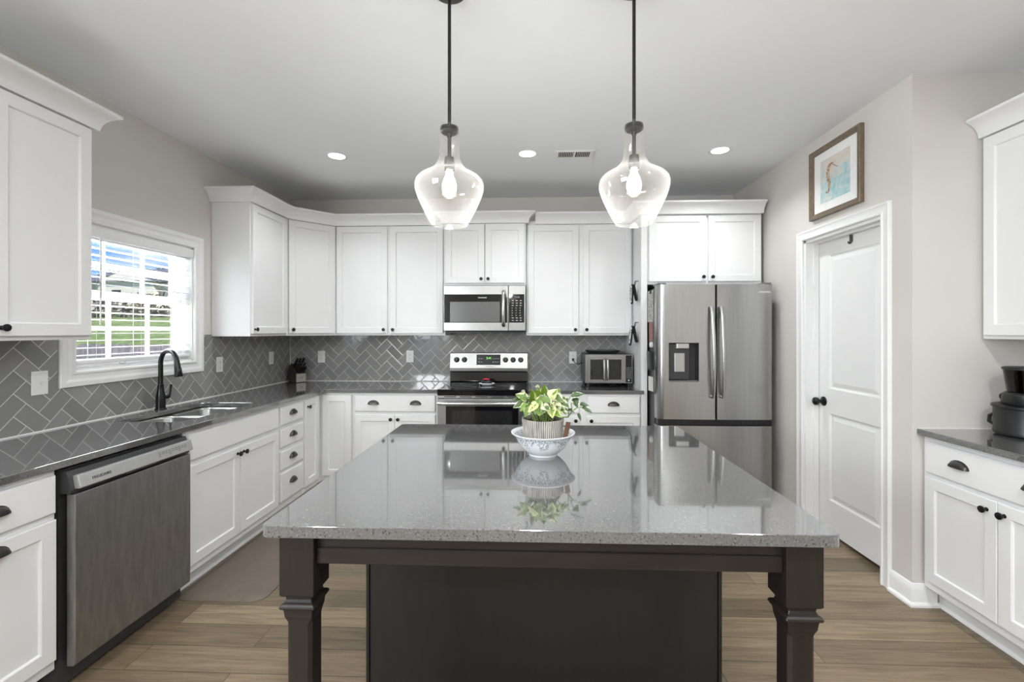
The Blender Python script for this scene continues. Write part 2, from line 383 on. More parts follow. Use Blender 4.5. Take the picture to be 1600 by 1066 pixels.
def rrect(x0, x1, y0, y1, r, n=5):
    out = []
    for cx, cy, a0 in ((x1-r, y1-r, 0), (x0+r, y1-r, 90), (x0+r, y0+r, 180), (x1-r, y0+r, 270)):
        for k in range(n+1):
            a = math.radians(a0+90*k/n); out.append((cx+r*math.cos(a), cy+r*math.sin(a)))
    return out

# ------------------------------------------------------------------ room dimensions (metres)
LX, DY, HC = -2.464, 4.496, 2.749       # left wall, back wall, ceiling
RX, JY, AX = 1.965, 2.414, 2.62         # pantry wall, its near corner, alcove wall
NY = -3.2                               # wall behind the camera
WY0, WY1, WZ0, WZ1 = 2.335, 3.185, 1.205, 2.02   # sink window opening

b = MB(); b.box(LX-.15, AX+.15, NY-.15, DY+.15, -.1, 0); struct(b.build('floor', M['floor']), 'grey-brown wide plank wood floor')
b = MB(); b.box(LX-.15, AX+.15, NY-.15, DY+.15, HC, HC+.1); struct(b.build('ceiling', M['ceil']), 'smooth white ceiling')
b = MB()
b.box(LX-.15, LX, NY, -2.45, 0, HC); b.box(LX-.15, LX, -.45, WY0, 0, HC); b.box(LX-.15, LX, -2.45, -.45, 0, .5); b.box(LX-.15, LX, -2.45, -.45, 2.3, HC); b.box(LX-.15, LX, WY1, DY, 0, HC); b.box(LX-.15, LX, WY0, WY1, 0, WZ0); b.box(LX-.15, LX, WY0, WY1, WZ1, HC)  # unseen opening behind the camera, added to hold the left fill lamp
struct(b.build('wall_left', M['wall']), 'greige wall with the sink window')
b = MB(); b.box(LX-.15, AX+.15, DY, DY+.15, 0, HC); struct(b.build('wall_back', M['wall']), 'greige wall behind the range and refrigerator')
DO0, DO1, DOZ = 2.612, 3.342, 2.068     # pantry door opening
b = MB(); t = .115
b.box(RX, RX+t, JY, DO0, 0, HC); b.box(RX, RX+t, DO1, DY, 0, HC); b.box(RX, RX+t, DO0, DO1, DOZ, HC)
struct(b.build('wall_right', M['wall']), 'light greige wall with the pantry door')
b = MB(); b.box(RX+t, AX, JY, JY+t, 0, HC); struct(b.build('wall_alcove', M['wall']), 'greige end wall of the counter alcove')
b = MB(); b.box(AX, AX+.15, NY, DY, 0, HC); struct(b.build('wall_side', M['wall']), 'greige wall behind the alcove counter')
b = MB()
b.box(LX-.15, 0, NY-.15, NY, 0, HC); b.box(1.2, AX+.15, NY-.15, NY, 0, HC); b.box(0, 1.2, NY-.15, NY, 0, 1.4); b.box(0, 1.2, NY-.15, NY, 2.4, HC)  # gap in this wall is invented, a place for the rear fill lamp
struct(b.build('wall_rear', M['wall']), 'greige wall behind the camera')

# ---- baseboards
BB = [(0, 0), (.026, 0), (.026, .012), (.02, .02), (.014, .022), (.014, .085), (.011, .098), (.005, .112), (0, .115)]
b = MB(); b.sweep(BB, [(RX, 2.545), (RX, JY), (2.08, JY)], mat=None); 
struct(b.build('baseboard_right', M['trim'], smooth=30), 'white baseboard turning the pantry corner')
# sweep puts the profile on the right of the path: walking -Y along the pantry wall its right is -X, the room side

# ---- pantry door
CAS = [(0, 0), (0, .012), (.006, .017), (.014, .017), (.018, .012), (.03, .011), (.045, .014), (.056, .02), (.064, .02), (.066, .016), (.066, 0)]
def casing(pts, mat_, name, closed=False, label=None):
    bb = MB(); bb.sweep(CAS, pts, closed, mat=mat_); return struct(bb.build(name, M['trim'], smooth=25), label)
mR = Matrix(((0, 0, -1, RX), (1, 0, 0, 0), (0, 1, 0, 0), (0, 0, 0, 1)))   # (a,b,h) -> X=RX-h, Y=a, Z=b
casing([(DO1, 0), (DO1, DOZ), (DO0, DOZ), (DO0, 0)], mR, 'trim_1', label='white moulded casing around the pantry door')
b = MB()
b.box(RX, RX+t, DO1-.018, DO1, 0, DOZ); b.box(RX, RX+t, DO0, DO0+.018, 0, DOZ); b.box(RX, RX+t, DO0, DO1, DOZ-.018, DOZ)
b.box(RX+.05, RX+.085, DO1-.030, DO1-.018, 0, DOZ-.018); b.box(RX+.05, RX+.085, DO0+.018, DO0+.030, 0, DOZ-.018); b.box(RX+.05, RX+.085, DO0+.03, DO1-.03, DOZ-.03, DOZ-.018)
struct(b.build('trim_2', M['trim']), 'white jamb of the pantry door')
# leaf: two raised panels sunk in a moulded frame
def panel_leaf(bb, y0, y1, z0, z1, x, holes, depth=.035):
    ys = sorted({y0, y1, holes[0][0], holes[0][1]}); zs = sorted({z0, z1}|{h[2] for h in holes}|{h[3] for h in holes})
    for i in range(len(ys)-1):
        for j in range(len(zs)-1):
            if any(abs(ys[i]-h[0]) < 1e-6 and abs(zs[j]-h[2]) < 1e-6 for h in holes): continue
            bb.face([(x, ys[i], zs[j]), (x, ys[i+1], zs[j]), (x, ys[i+1], zs[j+1]), (x, ys[i], zs[j+1])])
    for a0, a1, c0, c1 in holes:
        rings = []
        for ins, dx in ((0, 0), (.012, .009), (.02, .009), (.045, .003)):
            rings.append([bb.bm.verts.new((x+dx, yy, zz)) for yy, zz in ((a0+ins, c0+ins), (a1-ins, c0+ins), (a1-ins, c1-ins), (a0+ins, c1-ins))])
        for p, q in zip(rings, rings[1:]):
            for k in range(4): bb.bm.faces.new((p[k], p[(k+1) % 4], q[(k+1) % 4], q[k]))
        bb.bm.faces.new(rings[-1])
    bb.face([(x+depth, y0, z0), (x+depth, y1, z0), (x+depth, y1, z1), (x+depth, y0, z1)])
    for q in ([(y0, z0), (y1, z0)], [(y1, z0), (y1, z1)], [(y1, z1), (y0, z1)], [(y0, z1), (y0, z0)]):
        bb.face([(x, *q[0]), (x, *q[1]), (x+depth, *q[1]), (x+depth, *q[0])])
DFX = RX+.088
b = MB(); panel_leaf(b, DO0+.02, DO1-.02, .028, DOZ-.021, DFX, [(2.745, 3.205, .25, .85), (2.745, 3.205, 1.02, 1.945)])
door1 = struct(b.build('door_1', M['trim']), 'white two-panel pantry door with black knob')
b = MB(); mk = T(DFX, 3.262, .925) @ R(-PI/2, 'Y')
b.lathe([(.0, 0), (.033, 0), (.033, .004), (.028, .009), (.014, .011), (.011, .03), (.016, .037), (.026, .045), (.029, .055), (.026, .066), (.016, .073), (.0, .075)], 24, mk, cap0=False, cap1=False)
b.build('door_knob', M['black'], door1, smooth=40)
hk = thing('door_hook', 'small dark metal hook hung over the top of the pantry door', 'hook', (DFX-.004, 2.985, DOZ-.022))
b = MB(); b.box(-.0015, .0015, -.014, .014, -.055, 0, bev=.001); b.tube([(0, 0, -.055), (-.004, 0, -.062), (-.014, 0, -.062), (-.018, 0, -.05)], .005, 8)
b.build('hook_plate', M['dkgrey'], hk)

# ---- sink window
mL = Matrix(((0, 0, 1, LX), (1, 0, 0, 0), (0, 1, 0, 0), (0, 0, 0, 1)))      # (a,b,h) -> X=LX+h
CAW = [(0, 0), (0, .012), (.006, .018), (.016, .018), (.022, .012), (.045, .012), (.06, .02), (.082, .02), (.086, .014), (.086, 0)]
b = MB(); b.sweep(CAW, [(WY0, WZ0), (WY0, WZ1), (WY1, WZ1), (WY1, WZ0)][::-1], True, mat=mL)
win = struct(b.build('window_1', M['trim'], smooth=25), 'white framed sink window with a wide moulded casing')
b = MB()
xg = LX-.115
for y0, y1, z0, z1 in ((WY0, WY0+.012, WZ0, WZ1), (WY1-.012, WY1, WZ0, WZ1), (WY0, WY1, WZ1-.012, WZ1), (WY0, WY1, WZ0, WZ0+.012)): b.box(LX-.15, LX, y0, y1, z0, z1)
b.build('window_jamb', M['trim'], win)
def sash(x, y0, y1, z0, z1, nm, cols, rows):
    bb = MB(); w = .042
    bb.box(x-.016, x+.016, y0, y0+w, z0, z1, bev=.003); bb.box(x-.016, x+.016, y1-w, y1, z0, z1, bev=.003)
    bb.box(x-.016, x+.016, y0+w, y1-w, z0, z0+w, bev=.003); bb.box(x-.016, x+.016, y0+w, y1-w, z1-w, z1, bev=.003)
    for k in range(1, cols):
        y = y0+(y1-y0)*k/cols; bb.box(x-.008, x+.008, y-.010, y+.010, z0+w, z1-w)
    for k in range(1, rows):
        z = z0+(z1-z0)*k/rows; bb.box(x-.0074, x+.0074, y0+w, y1-w, z-.010, z+.010)
    s_ = bb.build(nm, M['trim'], win)
    g = MB(); g.box(x-.002, x+.002, y0+w-.005, y1-w+.005, z0+w-.005, z1-w+.005); g.build('pane', M['pane'], s_)
zm = 1.625
sash(LX-.125, WY0+.012, WY1-.012, zm-.02, WZ1-.012, 'upper_sash', 3, 2)
sash(LX-.09, WY0+.012, WY1-.012, WZ0+.012, zm+.022, 'lower_sash', 3, 2)
# blind
bl = thing('window_blind', 'white horizontal slat blind hung open in the sink window', 'blind', (LX-.034, WY0+.012, WZ0))
ww = WY1-WY0-.024
b = MB(); b.box(-.02, .052, .004, ww-.004, WZ1-WZ0-.075, WZ1-WZ0-.014, bev=.004); b.build('valance', M['blind'], bl)
b = MB(); n = 17; z0_, z1_ = .075, WZ1-WZ0-.085
for k in range(n):
    z = z0_+(z1_-z0_)*k/(n-1)
    b.prism([(-.025, z), (-.012, z+.0008), (0, z+.001), (.012, z+.0008), (.025, z), (.025, z+.0024), (.012, z+.0032), (0, z+.0034), (-.012, z+.0032), (-.025, z+.0024)], .008, ww-.008, 'y')
b.build('slats', M['blind'], bl)
b = MB(); b.box(-.027, .027, .008, ww-.008, .03, .052, bev=.006, seg=2); b.build('bottom_rail', M['blind'], bl)
b = MB()
for y in (.12, ww/2, ww-.12):
    for x in (-.026, .026): b.tube([(x, y, .05), (x, y, WZ1-WZ0-.07)], .0009, 5)
b.build('ladder_cord', M['cord'], bl)
b = MB(); b.tube([(.036, .135, .25), (.036, .135, WZ1-WZ0-.07)], .0042, 8); b.build('tilt_wand', M['cord'], bl)
b = MB(); b.tube([(.03, .26, .022), (.036, .28, .018), (.036, .29, .026), (.03, .30, .03)], .004, 6); b.build('cord_tassel', M['cord'], bl)

# ------------------------------------------------------------------ outside
b = MB()
pts = [(-40, 4.9), (-2.7, 4.9)]
prof = [(-8, -.6), (6.2, -.6), (8, -.45), (19, 2.0), (26, 2.5), (60, 4.2)]
for (ya, za), (yb, zb) in zip(prof, prof[1:]): b.face([(-80, ya, za), (-2.62, ya, za), (-2.62, yb, zb), (-80, yb, zb)])
tag(b.build('lawn', M['grass']), 'green grass slope outside the window', None, kind='structure')
fn = thing('privacy_fence', 'weathered grey wooden privacy fence outside the sink window', 'fence', (-5.5, 5.9, -.6))
b = MB(); random.seed(3)
for k in range(40):
    x = -3+k*.146; h = 1.84+random.uniform(-.012, .012)
    b.prism([(x, 0), (x+.138, 0), (x+.138, h-.035), (x+.105, h), (x+.033, h), (x, h-.035)], -.01, .01, 'y')
b.build('pickets', M['fence'], fn)
for z in (.35, 1.35):
    b = MB(); b.box(-3, 2.84, .01, .05, z, z+.09); b.build('rail', M['fence'], fn)
hs = thing('neighbour_house', 'cream house with grey shingle roof beyond the grass slope', 'house', (-27.05, 30, 2.75))
b = MB(); b.box(-4, 7, 0, 8, -.6, 2.05); b.prism([(-2.35, 2.05), (1.65, 2.05), (-.35, 2.85)], -.6, 2, 'y'); b.box(-2.3, 1.6, -.6, 0, -.6, 2.05); b.build('wall', M['house'], hs)
b = MB(); b.prism([(-.9, 2.0), (8.9, 2.0), (4, 3.5)], -4.6, 7.6, 'x')
b.prism([(-2.7, 1.92), (-.35, 2.86), (2.0, 1.92), (2.0, 2.07), (-.35, 3.03), (-2.7, 2.07)], -.64, 3, 'y'); b.build('roof', M['roof'], hs)
b = MB(); b.box(-1.3, -.7, -.64, -.6, 1.25, 1.45); b.build('window', M['dkgrey'], hs)
def blob_tree(name, label, loc, rad, h, seed, stretch=1.0):
    random.seed(seed); tr = thing(name, label, 'tree', loc)
    bb = MB(); bb.tube([(0, 0, 0), (.05, 0, h*.5), (0, 0, h)], [.22, .16, .1], 8); bb.build('trunk', M['bark'], tr)
    bb = MB()
    for k in range(1500):
        v = Vector((random.gauss(0, 1), random.gauss(0, 1), random.gauss(0, 1))).normalized()*random.uniform(.35, 1)**.5
        lump = 1+.25*math.sin(v.x*5+seed)*math.cos(v.y*4)
        p = Vector((v.x*rad*lump*stretch, v.y*rad, h+v.z*rad*.62*lump)); s_ = rad*random.uniform(.05, .12)
        a = Vector((random.gauss(0, 1), random.gauss(0, 1), random.gauss(0, 1))).normalized(); c = a.orthogonal().normalized(); d = a.cross(c)
        bb.face([p+c*s_, p+d*s_*.6, p-c*s_, p-d*s_*.6])
    bb.build('crown', M['crown'], tr); return tr
blob_tree('leafy_tree', 'green leafy tree rising behind the cream house', (-37, 42.5, 3.6), 1.5, 3.0, 5, 1.5)
random.seed(11)
b = MB()
for k in range(2600):
    p = Vector((random.uniform(-32, -9), 19.5+random.uniform(-.5, .9), 0)); p.z = 2.05+random.random()**1.3*1.0
    s_ = random.uniform(.08, .22); a = Vector((random.gauss(0, 1), random.gauss(0, 1), random.gauss(0, 1))).normalized(); c = a.orthogonal().normalized(); d = a.cross(c)
    b.face([p+c*s_, p+d*s_*.5, p-c*s_, p-d*s_*.5])
tag(b.build('hedgerow', M['hedge']), 'brownish hedgerow along the top of the grass slope', 'hedge')
sp = thing('sapling', 'thin bare sapling standing on the grass behind the fence', 'tree', (-7.6, 9.6, -.1)); b = MB(); random.seed(4)
b.tube([(0, 0, -.2), (.03, 0, 1), (0, 0, 2.6)], [.035, .028, .012], 7); b.build('trunk', M['bark'], sp); b = MB()
for k in range(10):
    z = .9+k*.17; a = k*2.4; b.tube([(0, 0, z), (.3*math.cos(a), .3*math.sin(a), z+.25), (.55*math.cos(a), .55*math.sin(a), z+.55)], [.012, .008, .004], 5)
b.build('branches', M['bark'], sp)

# ------------------------------------------------------------------ cabinet kit (front faces local -y, x along the run)
def shaker(x0, x1, z0, z1, y=0., th=.02, fr=.057):
    """five-piece door front at local y (its back) to y-th (its face)"""
    bb = MB(); yf = y-th; e = .0025
    def ring(i, yy): return [bb.bm.verts.new((xx, yy, zz)) for xx, zz in ((x0+i, z0+i), (x1-i, z0+i), (x1-i, z1-i), (x0+i, z1-i))]
    rs = [ring(0, y), ring(0, yf+e), ring(e, yf), ring(fr-.004, yf), ring(fr, yf+.003), ring(fr+.002, yf+.009)]
    for p, q in zip(rs, rs[1:]):
        for k in range(4): bb.bm.faces.new((p[k], p[(k+1) % 4], q[(k+1) % 4], q[k]))
    bb.bm.faces.new(rs[-1]); bb.bm.faces.new(rs[0])
    return bb
def slab(x0, x1, z0, z1, y=0., th=.02):
    bb = MB(); yf = y-th
    def ring(i, yy): return [bb.bm.verts.new((xx, yy, zz)) for xx, zz in ((x0+i, z0+i), (x1-i, z0+i), (x1-i, z1-i), (x0+i, z1-i))]
    rs = [ring(0, y), ring(0, yf+.006), ring(.005, yf), ring(.012, yf-.0006)]
    for p, q in zip(rs, rs[1:]):
        for k in range(4): bb.bm.faces.new((p[k], p[(k+1) % 4], q[(k+1) % 4], q[k]))
    bb.bm.faces.new(rs[-1]); bb.bm.faces.new(rs[0])
    return bb
def knob(parent, x, z, y):
    bb = MB(); bb.lathe([(.0, 0), (.009, 0), (.009, .002), (.0055, .004), (.005, .013), (.009, .017), (.0145, .020), (.0155, .023), (.0145, .027), (.006, .0285), (0, .0287)], 18, T(x, y, z) @ R(PI/2, 'X'), cap0=False, cap1=False)
    return bb.build('knob', M['black'], parent, smooth=35)
def cup_pull(parent, x, z, y, w=.096, h=.033, d=.024):
    bb = MB(); nu, nv = 18, 8
    for off, flip in ((0, 0), (.0025, 1)):
        g = []
        for i in range(nu+1):
            a = PI*i/nu; row = []
            for j in range(nv+1):
                bta = PI/2*j/nv
                X = -(w/2-off)*math.cos(a); hz = (h-off)*math.sin(a)
                row.append(bb.bm.verts.new((x+X, y-(d-off)*math.sin(a)**.6*math.sin(bta)-.0002, z+hz*math.cos(bta)-h*.35)))
            g.append(row)
        for i in range(nu):
            for j in range(nv): 
                try: bb.bm.faces.new((g[i][j], g[i+1][j], g[i+1][j+1], g[i][j+1]))
                except ValueError: pass
    # thin back flange
    pl = [(x-w/2*math.cos(PI*k/16)*1.06, z-h*.35+(h+.003)*math.sin(PI*k/16)) for k in range(17)]
    bb.prism(pl, y-.0022, y, 'y')
    bmesh.ops.remove_doubles(bb.bm, verts=bb.bm.verts[:], dist=1e-5)
    return bb.build('cup_pull', M['pull'], parent, smooth=50)
def cabinet(name, label, loc, rz, w, depth, z0, z1, fronts, cat='cabinet', toe=None, group=None, sink=False):
    """fronts: (kind, x0, x1, z0, z1, hardware list of ('knob'|'pull', x, z))"""
    t_ = thing(name, label, cat, loc, rz, group)
    bb = MB(); zb = toe[1] if toe else z0
    if sink:
        bb.box(0, w, 0, .02, zb, z1); bb.box(0, w, .02, depth, zb, .64); bb.box(0, .018, .02, depth, .64, z1); bb.box(w-.018, w, .02, depth, .64, z1)
    else:
        bb.box(0, w, 0, depth, zb, z1, bev=.0015)
    bb.build('carcass', M['cab'], t_)
    if toe:
        bb = MB(); bb.box(0, w, toe[0], toe[0]+.016, 0, zb)
        bb.sweep([(0, 0), (.012, 0), (.011, .008), (.004, .018), (0, .02)], [(0, toe[0]), (w, toe[0])])
        bb.build('toe_kick', M['cab'], t_)
    for kind, a, c, e, f, hw in fronts:
        bb = shaker(a, c, e, f) if kind == 'door' else slab(a, c, e, f)
        o = bb.build({'door': 'door', 'drawer': 'drawer_front', 'false': 'false_front'}[kind], M['cab'], t_)
        for hk_, hx, hz in hw:
            (knob if hk_ == 'knob' else cup_pull)(o, hx, hz, -.02)
    return t_

LF = LX+.61; BF = DY-.61; AF = 2.022     # face-frame planes
ZT = .884
RL = PI/2; RR = -PI/2
TOE = (.075, .105)
# ---- left wall, base run (local x = world Y - y0)
def lrow(y0): return (LF, y0, 0)
cabinet('base_cabinet', 'white base cabinet left of the dishwasher with two dark cup pulls', lrow(1.22), RL, .462, .60, 0, ZT,
        [('drawer', .012, .452, .716, .862, [('pull', .245, .795)]), ('door', .012, .452, .15, .692, [('pull', .245, .655)])], toe=TOE)
cabinet('sink_cabinet', 'white sink cabinet with plain panel over two knobbed doors', lrow(2.322), RL, .893, .60, 0, ZT,
        [('false', .022, .878, .718, .862, []), ('door', .022, .446, .152, .692, [('knob', .418, .655)]), ('door', .450, .878, .152, .692, [('knob', .478, .655)])], toe=TOE, sink=True)
cabinet('drawer_cabinet', 'narrow white cabinet with a stack of four cup-pull drawers', lrow(3.217), RL, .348, .60, 0, ZT,
        [('drawer', .010, .338, .724, .860, [('pull', .174, .800)]), ('drawer', .010, .338, .560, .695, [('pull', .174, .634)]),
         ('drawer', .010, .338, .395, .532, [('pull', .174, .470)]), ('drawer', .010, .338, .160, .372, [('pull', .174, .285)])], toe=TOE)
# corner cabinet: an L with two doors meeting in the inner corner
cc = thing('corner_cabinet', 'white corner base cabinet with two doors meeting at a right angle', 'cabinet', (LX, DY, 0))
b = MB()
y3 = 3.567-DY; xR = -1.572-LX
poly = [(.002, y3), (.61, y3), (.61, -.61), (xR, -.61), (xR, -.002), (.002, -.002)]
b.prism(poly, .105, ZT); b.build('carcass', M['cab'], cc)
b = MB(); b.prism([(.50, y3), (.535, y3), (.535, -.535), (xR, -.535), (xR, -.50), (.50, -.50)], 0, .105); b.build('toe_kick', M['cab'], cc)
bb = shaker(0, .236, .155, .862); d1 = bb.build('door', M['cab'], cc); d1.location = (.61, y3+.010, 0); d1.rotation_euler = (0, 0, RL)
knob(d1, .042, .80, -.02)
bb = shaker(0, .255, .155, .862); d2 = bb.build('door', M['cab'], cc); d2.location = (.632, -.61, 0)
# ---- back wall base
cabinet('base_cabinet', 'white base cabinet left of the range with one wide drawer over two doors', (-1.570, BF, 0), 0, .755, .60, 0, ZT,
        [('drawer', .024, .731, .718, .862, [('pull', .190, .795), ('pull', .560, .795)]), ('door', .024, .376, .152, .692, [('knob', .346, .655)]), ('door', .380, .731, .152, .692, [('knob', .410, .655)])], toe=TOE)
cabinet('base_cabinet', 'white base cabinet between range and refrigerator with two drawers side by side', (-.040, BF, 0), 0, .960, .60, 0, ZT,
        [('drawer', .015, .440, .718, .862, [('pull', .230, .795)]), ('drawer', .508, .952, .718, .862, [('pull', .730, .795)]),
         ('door', .015, .440, .152, .692, [('knob', .408, .655)]), ('door', .508, .952, .152, .692, [('knob', .540, .655)])], toe=TOE)
# ---- alcove base (local x runs toward the camera)
cabinet('base_cabinet', 'white base cabinet in the right alcove under the coffee grinder', (AF, JY-.004, 0), RR, .745, .59, 0, ZT,
        [('drawer', .026, .722, .700, .858, [('pull', .212, .785), ('pull', .536, .785)]), ('door', .026, .384, .152, .680, [('knob', .341, .632)]), ('door', .388, .722, .152, .680, [('knob', .416, .632)])], toe=TOE)
cabinet('base_cabinet', 'white base cabinet at the near end of the right alcove', (AF, JY-.755, 0), RR, .60, .59, 0, ZT,
        [('drawer', .016, .584, .700, .858, [('pull', .30, .785)]), ('door', .016, .584, .152, .680, [('knob', .05, .632)])], toe=TOE)

# ---- wall cabinets
UB, UT, UDB, UDT = 1.378, 2.44, 1.397, 2.398
UF = LX+.305
cabinet('wall_cabinet', 'white wall cabinet nearest the camera, left of the sink window', (UF, 1.28, 0), RL, .845, .303, UB, UT,
        [('door', .012, .415, UDB, UDT, [('knob', .385, UDB+.035)]), ('door', .428, .833, UDB, UDT, [('knob', .458, UDB+.035)])])
cabinet('wall_cabinet', 'white single-door wall cabinet right of the sink window', (UF, 3.371, 0), RL, .515, .303, UB, UT,
        [('door', .010, .490, UDB, UDT, [('knob', .030, UDB+.035)])])
dc = thing('wall_cabinet', 'white wall cabinet set diagonally across the room corner', 'cabinet', (LX, DY, 0))
b = MB(); b.prism([(.002, -.609), (.305, -.609), (.6095, -.305), (.6095, -.002), (.002, -.002)], UB, UT); b.build('carcass', M['cab'], dc)
bb = shaker(0, .405, UDB, UDT); d = bb.build('door', M['cab'], dc); d.location = (.305+.009, -.609+.009, 0); d.rotation_euler = (0, 0, PI/4)
knob(d, .032, UDB+.035, -.02)
UBF = DY-.305
cabinet('wall_cabinet', 'white two-door wall cabinet left of the microwave', (-1.8525, UBF, 0), 0, 1.038, .303, UB, UT,
        [('door', .012, .495, UDB, UDT, [('knob', .465, UDB+.035)]), ('door', .522, 1.020, UDB, UDT, [('knob', .552, UDB+.035)])])
MF = DY-.365
cabinet('wall_cabinet', 'short white two-door wall cabinet directly above the microwave', (-.8115, MF, 0), 0, .752, .363, 1.838, UT,
        [('door', .012, .372, 1.858, UDT, [('knob', .344, 1.895)]), ('door', .380, .740, 1.858, UDT, [('knob', .408, 1.895)])])
cabinet('wall_cabinet', 'white two-door wall cabinet between microwave and refrigerator panel', (-.0565, UBF, 0), 0, .975, .303, UB, UT,
        [('door', .014, .482, UDB, UDT, [('knob', .450, UDB+.035)]), ('door', .522, .962, UDB, UDT, [('knob', .554, UDB+.035)])])
fc = cabinet('refrigerator_cabinet', 'white two-door cabinet over the refrigerator with its tall side panel', (.976, BF, 0), 0, .956, .608, 1.815, UT,
        [('door', .012, .492, 1.838, UDT, [('knob', .462, 1.875)]), ('door', .508, .944, 1.838, UDT, [('knob', .538, 1.875)])])
b = MB(); b.box(-.0015, -.054, -.014, .608, .0, UT, bev=.0015); b.build('side_panel', M['cab'], fc)
AUF = 2.315
cabinet('wall_cabinet', 'white wall cabinet above the counter in the right alcove', (AUF, JY-.003, 0), RR, .80, .303, UB, UT,
        [('door', .022, .395, UDB, UDT, [('knob', .365, UDB+.035)]), ('door', .408, .78, UDB, UDT, [('knob', .438, UDB+.035)])])

# ---- crown mouldings
CR = [(0, 2.406), (.022, 2.406), (.024, 2.412), (.026, 2.424), (.031, 2.440), (.040, 2.456), (.053, 2.470), (.068, 2.481), (.082, 2.488), (.084, 2.490), (.084, 2.503), (0, 2.503)]
def crown(path, label):
    bb = MB(); bb.sweep(CR, path); return tag(bb.build('crown_moulding', M['cab'], smooth=35), label, 'crown moulding')
g_ = .0015
crown([(LX+.003, 1.28-g_), (UF+g_, 1.28-g_), (UF+g_, 2.125+g_), (LX+.003, 2.125+g_)], 'white coved crown on the cabinet nearest the camera at left')
crown([(LX+.003, 3.371-g_), (UF+g_, 3.371-g_), (UF+g_, DY-.609-.0006), (LX+.6095+.0006, UBF-g_), (-.899, UBF-g_)], 'white coved crown bending along the corner wall cabinets')
crown([(-.8115-g_, UBF-.002), (-.8115-g_, MF-g_), (-.0595+g_, MF-g_), (-.0595+g_, UBF-.002)], 'white coved crown over the microwave cabinet, standing forward')
crown([(.0275, UBF-g_), (.916, UBF-g_)], 'white straight crown over the wall cabinet beside the refrigerator')
crown([(.922-g_, UBF-.088), (.922-g_, BF-.014-g_), (1.934, BF-.014-g_)], 'white coved crown over the refrigerator cabinet')
crown([(AUF-g_, JY-.004), (AUF-g_, JY-.803)], 'white coved crown on the right alcove wall cabinet')

# ------------------------------------------------------------------ worktops
def worktop(name, label, outline, hole=None, z1=.914, th=.030, bev=.004):
    bb = MB(); bm = bb.bm; es = []
    for loop in [outline]+([hole] if hole else []):
        v = [bm.verts.new((x, y, z1)) for x, y in loop]
        es += [bm.edges.new((v[i], v[(i+1) % len(v)])) for i in range(len(v))]
    bmesh.ops.triangle_fill(bm, use_beauty=True, edges=es)
    r = bmesh.ops.extrude_face_region(bm, geom=bm.faces[:])
    for v in [g for g in r['geom'] if isinstance(g, bmesh.types.BMVert)]: v.co.z = z1-th
    bmesh.ops.recalc_face_normals(bm, faces=bm.faces[:])
    ed = [e for e in bm.edges if len(e.link_faces) == 2 and abs(abs(e.link_faces[0].normal.z)-abs(e.link_faces[1].normal.z)) > .5]
    bmesh.ops.bevel(bm, geom=ed, offset=bev, segments=3, affect='EDGES', profile=.5, clamp_overlap=True)
    o = bb.build(name, M['quartz'])
    return tag(o, label, 'worktop')
CX = LX+.6385; CY = DY-.6385; rf = .07
arc = [(CX+rf-rf*math.cos(a), CY-rf+rf*math.sin(a)) for a in [PI/2*k/6 for k in range(7)]]
SH = rrect(-2.335, -1.945, 2.425, 3.105, .05)
worktop('worktop', 'dark grey quartz worktop turning the corner from sink to range', [(LX+.002, 1.20), (CX, 1.20)]+[(CX, CY-rf)]+arc[1:]+[(-.8135, CY), (-.8135, DY-.002), (LX+.002, DY-.002)], hole=SH)
worktop('worktop', 'short dark grey quartz worktop under the toaster oven', [(-.0405, CY), (.945, CY), (.945, BF-.0155), (.9205, BF-.0155), (.9205, DY-.002), (-.0405, DY-.002)])
worktop('worktop', 'dark grey quartz worktop in the right alcove under the coffee grinder', [(1.987, JY-.003), (1.987, JY-1.36), (AX-.002, JY-1.36), (AX-.002, JY-.003)])

# ---- tiles
b = MB(); tz0, tz1 = .9155, 1.392
b.box(LX+.0005, LX+.008, 1.20, 2.244, tz0, tz1-.016); b.box(LX+.0005, LX+.008, 3.276, 3.368, tz0, tz1); b.box(LX+.0005, LX+.008, 3.368, DY-.001, tz0, UB-.001); b.box(LX+.0005, LX+.008, 2.244, 3.276, tz0, 1.117)
struct(b.build('trim_3', M['tileY']), 'grey herringbone tile splashback on the window wall')
b = MB(); b.box(LX+.0085, .9205, DY-.008, DY-.0005, tz0, UB-.001); b.box(-.81, -.058, DY-.008, DY-.0005, UB-.001, 1.42); struct(b.build('trim_4', M['tileX']), 'grey herringbone tile splashback on the range wall')
b = MB(); b.prism([(LX+.0085, .9147), (LX+.015, .9147), (LX+.0085, .921)], 1.21, DY-.012, 'y')
b.prism([(DY-.0085, .9147), (DY-.015, .9147), (DY-.0085, .921)], LX+.014, -.815, 'x'); b.prism([(DY-.0085, .9147), (DY-.015, .9147), (DY-.0085, .921)], -.040, .92, 'x')
b.box(LX+.0082, LX+.012, DY-.012, DY-.0082, .921, UB-.002); struct(b.build('trim_5', M['caulk']), 'white caulk line where tile meets worktop')
b = MB(); b.prism([(JY-.0005, .9145), (JY-.005, .9145), (JY-.0005, .9185)], 1.99, AX-.002, 'x'); struct(b.build('trim_6', M['caulk']))

